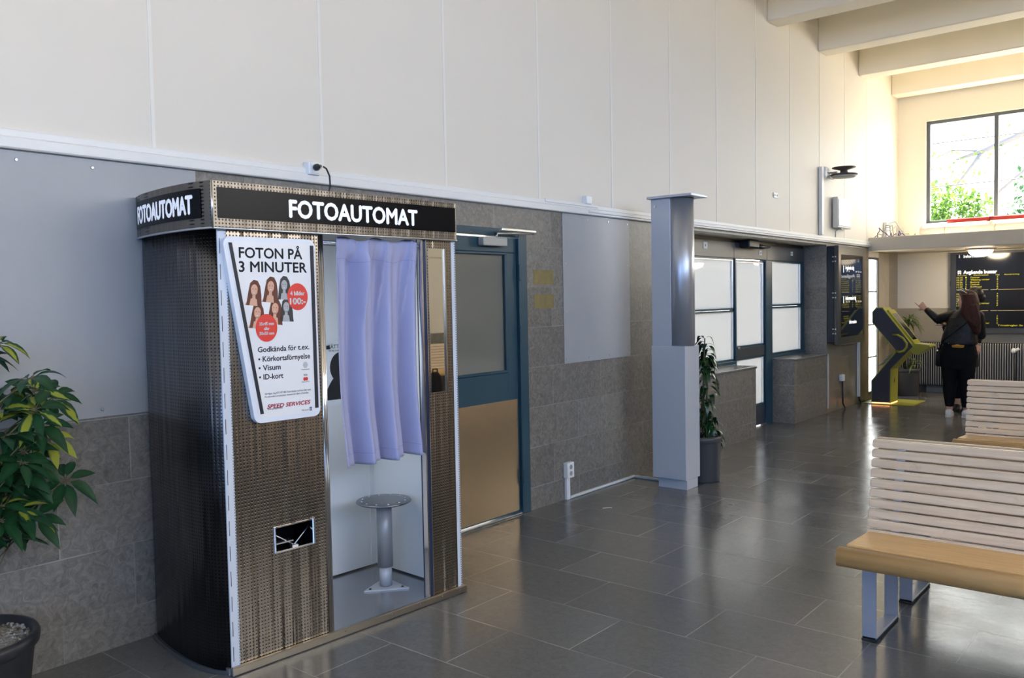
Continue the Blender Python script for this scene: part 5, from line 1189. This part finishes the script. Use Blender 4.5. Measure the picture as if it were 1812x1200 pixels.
hand(mb, wR, (-0.8, 0.55, 0.1), (-0.3, -0.6, -0.6), (0.7, 0.8, 0.9, 0.9, 0.5), 1.0, -1)
b1 = bake(mk('body', mb, M_skin, p1), 0.0065, 3)
eyes(p1, P1, 1.06, hf1)
mb = MB()                                                    # trousers
mb.loft([((1.495, 11.89, 0.965), (0.165, 0, 0), (0, 0.118, 0)), ((1.492, 11.89, 0.90), (0.195, 0, 0), (0, 0.135, 0)), ((1.487, 11.88, 0.80), (0.222, 0, 0), (0, 0.155, 0)), ((1.485, 11.88, 0.70), (0.214, 0, 0), (0, 0.150, 0)), ((1.485, 11.885, 0.62), (0.195, 0, 0), (0, 0.125, 0))], 0, 28, True, 2.3)
for x, kx, ax in ((1.39, 1.385, 1.386), (1.583, 1.578, 1.578)):
    mb.loft([((x, 11.885, 0.72), (0.110, 0, 0), (0, 0.135, 0)), ((x, 11.89, 0.58), (0.098, 0, 0), (0, 0.118, 0)), ((kx, 11.905, 0.45), (0.082, 0, 0), (0, 0.092, 0)), ((kx, 11.90, 0.33), (0.077, 0, 0), (0, 0.085, 0)), ((ax, 11.895, 0.20), (0.060, 0, 0), (0, 0.066, 0)), ((ax, 11.892, 0.128), (0.050, 0, 0), (0, 0.056, 0))])
bake(mk('trousers', mb, M_trous, p1), 0.009, 4)
mb = MB()                                                    # tee hem
mb.loft([((1.505, 11.882, 0.893), (0.115, 0, -0.003), (0, 0.150, 0)), ((1.50, 11.885, 0.99), (0.130, 0, 0), (0, 0.135, 0))]); mk('shirt', mb, M_orange, p1, 'orange shirt hem')
mb = MB()                                                    # jacket
mb.loft([((1.495, 11.89, 0.925), (0.205, 0, 0), (0, 0.150, 0.0)), ((1.495, 11.89, 0.96), (0.212, 0, 0), (0, 0.152, 0.0)), ((1.505, 11.89, 1.05), (0.200, 0, 0), (0, 0.148, 0)), ((1.535, 11.895, 1.17), (0.192, 0, 0), (0, 0.145, 0)), ((1.56, 11.90, 1.265), (0.180, 0, 0), (0, 0.125, 0)), ((1.565, 11.90, 1.325), (0.140, 0, 0), (0, 0.088, 0)), ((1.565, 11.90, 1.365), (0.080, 0, 0), (0, 0.065, 0))], 0, 28, True, 2.3)
for a, b, c, k in ((sL, eL, wL, 0.93), (sR, eR, wR, 0.93)):
    c2 = b.lerp(c, k); mb.cap(a, 0.073, a.lerp(b, 0.5), 0.068); mb.cap(a.lerp(b, 0.5), 0.068, b, 0.058); mb.cap(b, 0.058, b.lerp(c2, 0.5), 0.050); mb.tube([b.lerp(c2, 0.5), c2], [0.050, 0.040], 14)
mb.loft([((1.565, 11.90, 1.34), (0.085, 0, 0), (0, 0.068, 0)), ((1.567, 11.90, 1.395), (0.072, 0, 0), (0, 0.066, 0))])
rj = random.Random(3)
for k in range(9):                                           # creases across the back and the sleeves
    z = rj.uniform(0.98, 1.22); x = rj.uniform(1.38, 1.62); mb.cap((x, 11.755+0.3*abs(x-1.52), z), 0.016, (x+rj.uniform(0.05, 0.12), 11.762+0.3*abs(x-1.45), z+rj.uniform(-0.03, 0.05)), 0.012)
for f in (0.7, 0.85, 1.0):
    p = sL.lerp(eL, f); mb.ell(p + Vector((0, -0.02, -0.01)), (0.016, 0.052, 0.062))
jk = bake(mk('jacket', mb, M_leather, p1, 'black leather jacket'), 0.008, 3)
for x in (1.405, 1.448):
    mb = MB(); mb.ell((x, 11.752 + 0.06*(1.49-x), 0.945), (0.010, 0.008, 0.010)); mk('stud', mb, M_chrome, jk)
mb = MB()                                                    # long straight hair falling to the right
mb.ell(P1(0, -0.042, 0.026), (0.092, 0.092, 0.104), 0, q1); mb.ell(P1(0, 0.0, 0.068), (0.074, 0.080, 0.060), 0, q1)
base = hc1 + Vector((0.035, -0.03, 0.03))
mb.loft([(base + Vector((0.0, -0.005, 0.05)), (0.088, 0.02, 0), (0.0, 0.095, 0)), (base + Vector((0.022, -0.02, -0.05)), (0.098, 0.015, 0), (0, 0.090, 0)), ((1.625, 11.835, 1.36), (0.105, 0.01, 0), (0, 0.075, 0)), ((1.655, 11.80, 1.26), (0.098, 0, 0), (0, 0.060, 0)), ((1.690, 11.79, 1.17), (0.072, 0, 0), (0, 0.048, 0)), ((1.715, 11.79, 1.10), (0.045, 0, 0), (0, 0.030, 0)), ((1.722, 11.79, 1.06), (0.018, 0, 0), (0, 0.014, 0))], 0, 24)
mb.cap(P1(0.07, 0.0, 0.06), 0.030, P1(0.075, -0.02, -0.05), 0.026); mb.cap(P1(-0.066, 0.010, 0.065), 0.026, P1(-0.078, -0.012, -0.02), 0.026); mb.cap(P1(-0.078, -0.012, -0.02), 0.026, P1(-0.07, -0.03, -0.11), 0.026); mb.cap(P1(-0.07, -0.03, -0.11), 0.026, (1.56, 11.80, 1.30), 0.020)
for k in range(12):
    x = 1.575 + 0.012*k; mb.cap((x, 11.76+0.004*abs(k-6), 1.42), 0.014, (x+0.06, 11.737, 1.15+0.012*abs(k-7)), 0.008)
bake(mk('hair', mb, M_hair, p1, 'long straight brown hair'), 0.008, 2)
shoe(p1, (1.386, 11.86), 0.10); shoe(p1, (1.580, 11.87), -0.06)
t = T('sunglasses', 'sunglasses pushed up on the head of the woman in the leather jacket', 'sunglasses', P1(0, 0.02, 0.14))
for k in (-1, 1):
    mb = MB(); mb.ell(P1(0.032*k, 0.045, 0.135), (0.030, 0.026, 0.006), 0, q1); mk('lens', mb, M_screen, t)
mb = MB(); mb.tube([P1(-0.06, 0.045, 0.137), P1(0.06, 0.045, 0.137)], 0.004, 6); mb.tube([P1(0.062, 0.045, 0.137), P1(0.090, -0.06, 0.085)], 0.004, 6); mb.tube([P1(-0.062, 0.045, 0.137), P1(-0.090, -0.06, 0.085)], 0.004, 6); mk('frame', mb, M_wplast, t)
t = T('shoulder_bag', 'small black shoulder bag with a metal stud on the pointing woman\'s left hip', 'bag', (1.265, 11.93, 0.64))
mb = MB(); mb.loft([((1.268, 11.94, z), (0.048*k, 0, 0), (0.0, 0.105*k, 0)) for z, k in ((0.64, 0.8), (0.66, 1.0), (0.78, 0.95), (0.86, 0.85), (0.885, 0.6))], 0, 20, True, 3.5); bg_ = mk('body', mb, M_leather, t)
mb = MB(); mb.ell((1.255, 11.835, 0.845), (0.012, 0.006, 0.014)); mk('stud', mb, M_chrome, bg_)
mb = MB(); mb.tube([(1.285, 11.83, 0.87), (1.33, 11.755, 0.97), (1.45, 11.732, 1.07), (1.60, 11.736, 1.20), (1.68, 11.80, 1.315), (1.66, 11.89, 1.365)], 0.008, 8, sq=(1.4, 0.5)); mk('strap', mb, M_leather, t)

# second woman, mostly hidden behind the first
p2 = T('person', 'person in dark clothes holding a phone, half hidden behind the pointing woman', 'person', (1.42, 12.5, 0))
s2L, e2L, w2L = Vector((1.30, 12.50, 1.30)), Vector((1.235, 12.44, 1.09)), Vector((1.205, 12.42, 1.165))
s2R, e2R, w2R = Vector((1.56, 12.50, 1.30)), Vector((1.61, 12.47, 1.06)), Vector((1.60, 12.44, 0.90))
hc2 = Vector((1.522, 12.5, 1.535)); hf2 = Vector((-0.80, -0.45, 0.15))
mb = MB(); P2_, q2 = head(mb, hc2, hf2, 1.0)
mb.cap((1.51, 12.51, 1.45), 0.05, (1.46, 12.51, 1.35), 0.055)
mb.loft([((1.40, 12.5, 0.76), (0.15, 0, 0), (0, 0.11, 0)), ((1.41, 12.5, 1.05), (0.14, 0, 0), (0, 0.10, 0)), ((1.43, 12.5, 1.3), (0.13, 0, 0), (0, 0.09, 0)), ((1.45, 12.51, 1.38), (0.06, 0, 0), (0, 0.05, 0))])
for a, b, c in ((s2L, e2L, w2L), (s2R, e2R, w2R)): mb.cap(a, 0.045, b, 0.036); mb.cap(b, 0.036, c, 0.025)
for x in (1.345, 1.465): mb.cap((x, 12.5, 0.78), 0.085, (x, 12.5, 0.42), 0.055); mb.cap((x, 12.5, 0.42), 0.052, (x, 12.5, 0.08), 0.035); mb.cap((x, 12.5, 0.06), 0.03, (x, 12.42, 0.045), 0.026)
hand(mb, w2L, (-0.55, -0.25, 0.15), (0.3, 0.2, 0.9), (0.7, 0.75, 0.8, 0.85, 0.5), 1.05, -1)
hand(mb, w2R, (0.05, -0.1, -1), (-0.8, 0.4, 0), (0.4, 0.45, 0.5, 0.5, 0.3), 1.0, 1)
bake(mk('body', mb, M_skin, p2), 0.007, 3); eyes(p2, P2_, 1.0, hf2)
mb = MB(); mb.ell(P2_(0, -0.030, 0.035), (0.090, 0.105, 0.094), 0, q2); mb.ell(P2_(0, -0.12, -0.01), (0.05, 0.05, 0.06), 0, q2); mb.cap(P2_(0.072, 0.0, 0.05), 0.03, P2_(0.075, -0.02, -0.05), 0.022); mb.cap(P2_(-0.072, 0.0, 0.05), 0.03, P2_(-0.075, -0.02, -0.05), 0.022)
bake(mk('hair', mb, M_hair2, p2), 0.008, 2)
mb = MB()
mb.loft([((1.39, 12.5, 0.60), (0.215, 0, 0), (0, 0.15, 0)), ((1.395, 12.5, 0.80), (0.20, 0, 0), (0, 0.145, 0)), ((1.41, 12.5, 1.05), (0.175, 0, 0), (0, 0.13, 0)), ((1.43, 12.5, 1.27), (0.165, 0, 0), (0, 0.11, 0)), ((1.45, 12.51, 1.38), (0.08, 0, 0), (0, 0.065, 0))], 0, 28, True, 2.3)
for a, b, c in ((s2L, e2L, w2L), (s2R, e2R, w2R)): mb.cap(a, 0.065, b, 0.052); mb.tube([b, b.lerp(c, 0.9)], [0.052, 0.040], 14); mb.ell(b, (0.052,)*3)
bake(mk('coat', mb, M_coat, p2), 0.009, 3)
mb = MB()
for x in (1.345, 1.465): mb.loft([((x, 12.5, 0.72), (0.095, 0, 0), (0, 0.10, 0)), ((x, 12.5, 0.42), (0.066, 0, 0), (0, 0.070, 0)), ((x, 12.5, 0.17), (0.052, 0, 0), (0, 0.055, 0))])
bake(mk('trousers', mb, M_trous, p2), 0.009, 3)
shoe(p2, (1.345, 12.48), PI, M_black, M_black); shoe(p2, (1.465, 12.48), PI, M_black, M_black)
t = T('phone', 'dark phone with a pale edge held by the half hidden person', 'phone', (1.165, 12.37, 1.15))
mb = MB(); mb.box(1.115, 1.205, 12.355, 12.405, 1.140, 1.152, 0, 0.003); mk('body', mb, M_phone, t)
mb = MB(); mb.box(1.118, 1.202, 12.3535, 12.355, 1.140, 1.144); mk('edge', mb, M_wplast, t)

# ------------------------------------------------------------------ outside: ground, trees, wires
mb = MB(); mb.box(-40, 40, YF+0.31, 70, -0.25, -0.2); mb.box(-40, -0.5, YB-20, YF+0.31, -0.25, -0.2); mb.box(XR+0.5, 40, YB-20, YF+0.31, -0.25, -0.2); mb.box(-0.5, XR+0.5, YB-20, YB-0.4, -0.25, -0.2)
tag(mk('ground', mb, M_ground, kind='structure'), 'pale paving outside the hall', 'ground')
def tree(label, trunk, blobs, nleaf, ls, m_, branches=()):
    t = T('tree', label, 'tree', (trunk[0][0], trunk[0][1], -0.2))
    mb = MB(); mb.tube([(x, y, z) for x, y, z, r in trunk], [q[3] for q in trunk], 10)
    mk('trunk', mb, M_bark, t)
    for br in branches:
        mb = MB(); mb.tube([q[:3] for q in br], [q[3] for q in br], 8); mk('branch', mb, M_bark, t)
    mb = MB(); tot = sum(b[3]*b[4]*b[5] for b in blobs)
    for (x, y, z, rx, ry, rz, *_) in [(b[0], b[1], b[2], b[3], b[4], b[5]) for b in blobs]:
        for k in range(int(nleaf*rx*ry*rz/tot)):
            v = Vector((rnd.gauss(0, 1), rnd.gauss(0, 1), rnd.gauss(0, 1))).normalized()*rnd.random()**0.4
            c = Vector((x+v.x*rx, y+v.y*ry, z+v.z*rz)); d = Vector((rnd.uniform(-1, 1), rnd.uniform(-1, 1), rnd.uniform(-1, 0.4)))
            mb.leaf(c, d, (rnd.uniform(-.5, .5), rnd.uniform(-.5, .5), 1), ls*rnd.uniform(0.7, 1.3), ls*0.7, 0.3, 0, 0.2, 2)
    mk('foliage', mb, m_, t)
tree('light green bushy tree low in the far window, left pane', [(-1.0, 22, -0.2, 0.12), (-0.95, 22, 2.0, 0.10), (-0.9, 22, 3.4, 0.06)], [(-0.85, 22, 3.6, 0.75, 0.7, 0.75), (-1.25, 22.2, 3.3, 0.5, 0.5, 0.6), (-0.3, 22.2, 3.4, 0.5, 0.5, 0.55)], 1500, 0.13, M_tree)
tree('deep green tree behind the far window mullion, right pane', [(0.9, 25, -0.2, 0.16), (0.9, 25, 2.5, 0.13), (0.8, 25, 4.2, 0.07)], [(0.75, 25, 4.0, 0.8, 0.7, 1.3), (1.6, 25, 4.3, 1.0, 0.8, 1.2), (0.3, 24.6, 3.3, 0.6, 0.5, 0.7)], 1700, 0.14, M_tree2)
brs = [[(2.6, 24, 6.6, 0.16), (1.0, 24, 5.7, 0.11), (0.2, 24, 5.35, 0.08), (-0.5, 24, 5.1, 0.06), (-1.1, 24, 4.95, 0.03)], [(-0.5, 24, 5.1, 0.05), (-0.75, 24, 4.75, 0.04), (-1.1, 24, 4.3, 0.025)],
       [(1.0, 24, 5.7, 0.07), (0.7, 24, 5.2, 0.06), (0.4, 24, 4.5, 0.045), (-0.2, 24, 4.0, 0.03)], [(0.6, 24, 6.6, 0.05), (-0.2, 24, 6.05, 0.035), (-1.0, 24, 5.95, 0.025), (-1.7, 24, 6.05, 0.012)], [(-0.6, 24, 5.12, 0.03), (-1.2, 24, 5.2, 0.02), (-1.8, 24, 4.95, 0.01)]]
tree('tall bare-branched tree reaching across the far window from the right', [(4.5, 24, -0.2, 0.3), (4.2, 24, 4.0, 0.24), (2.6, 24, 6.6, 0.16)], [(-0.2, 24, 6.3, 1.2, 0.5, 0.35), (-1.2, 24, 4.8, 0.9, 0.4, 0.7), (1.2, 24, 6.1, 0.9, 0.5, 0.6), (-0.3, 24, 5.3, 1.0, 0.4, 0.5)], 330, 0.12, M_tree, brs)
for z, l in ((4.95, 'upper overhead wire outside the far window'), (3.98, 'lower overhead wire outside the far window')):
    mb = MB(); mb.tube([(-14, 21, z-0.05), (0, 21, z), (16, 21, z+0.1)], 0.013, 6); tag(mk('overhead_wire', mb, M_rad), l, 'wire', 'overhead wires')

t = T('paper_scrap', 'torn white paper strip on the floor in front of the floor duct', 'paper', (0.42, 5.36, 0))
mb = MB(); mb.grid(lambda a, b: (0.40 + 0.075*a*0.64 + 0.012*b, 5.34 + 0.075*a*0.77 - 0.012*b, 0.0025 + 0.004*a*(1-a)), 6, 2); mk('sheet', mb, M_photo, t)
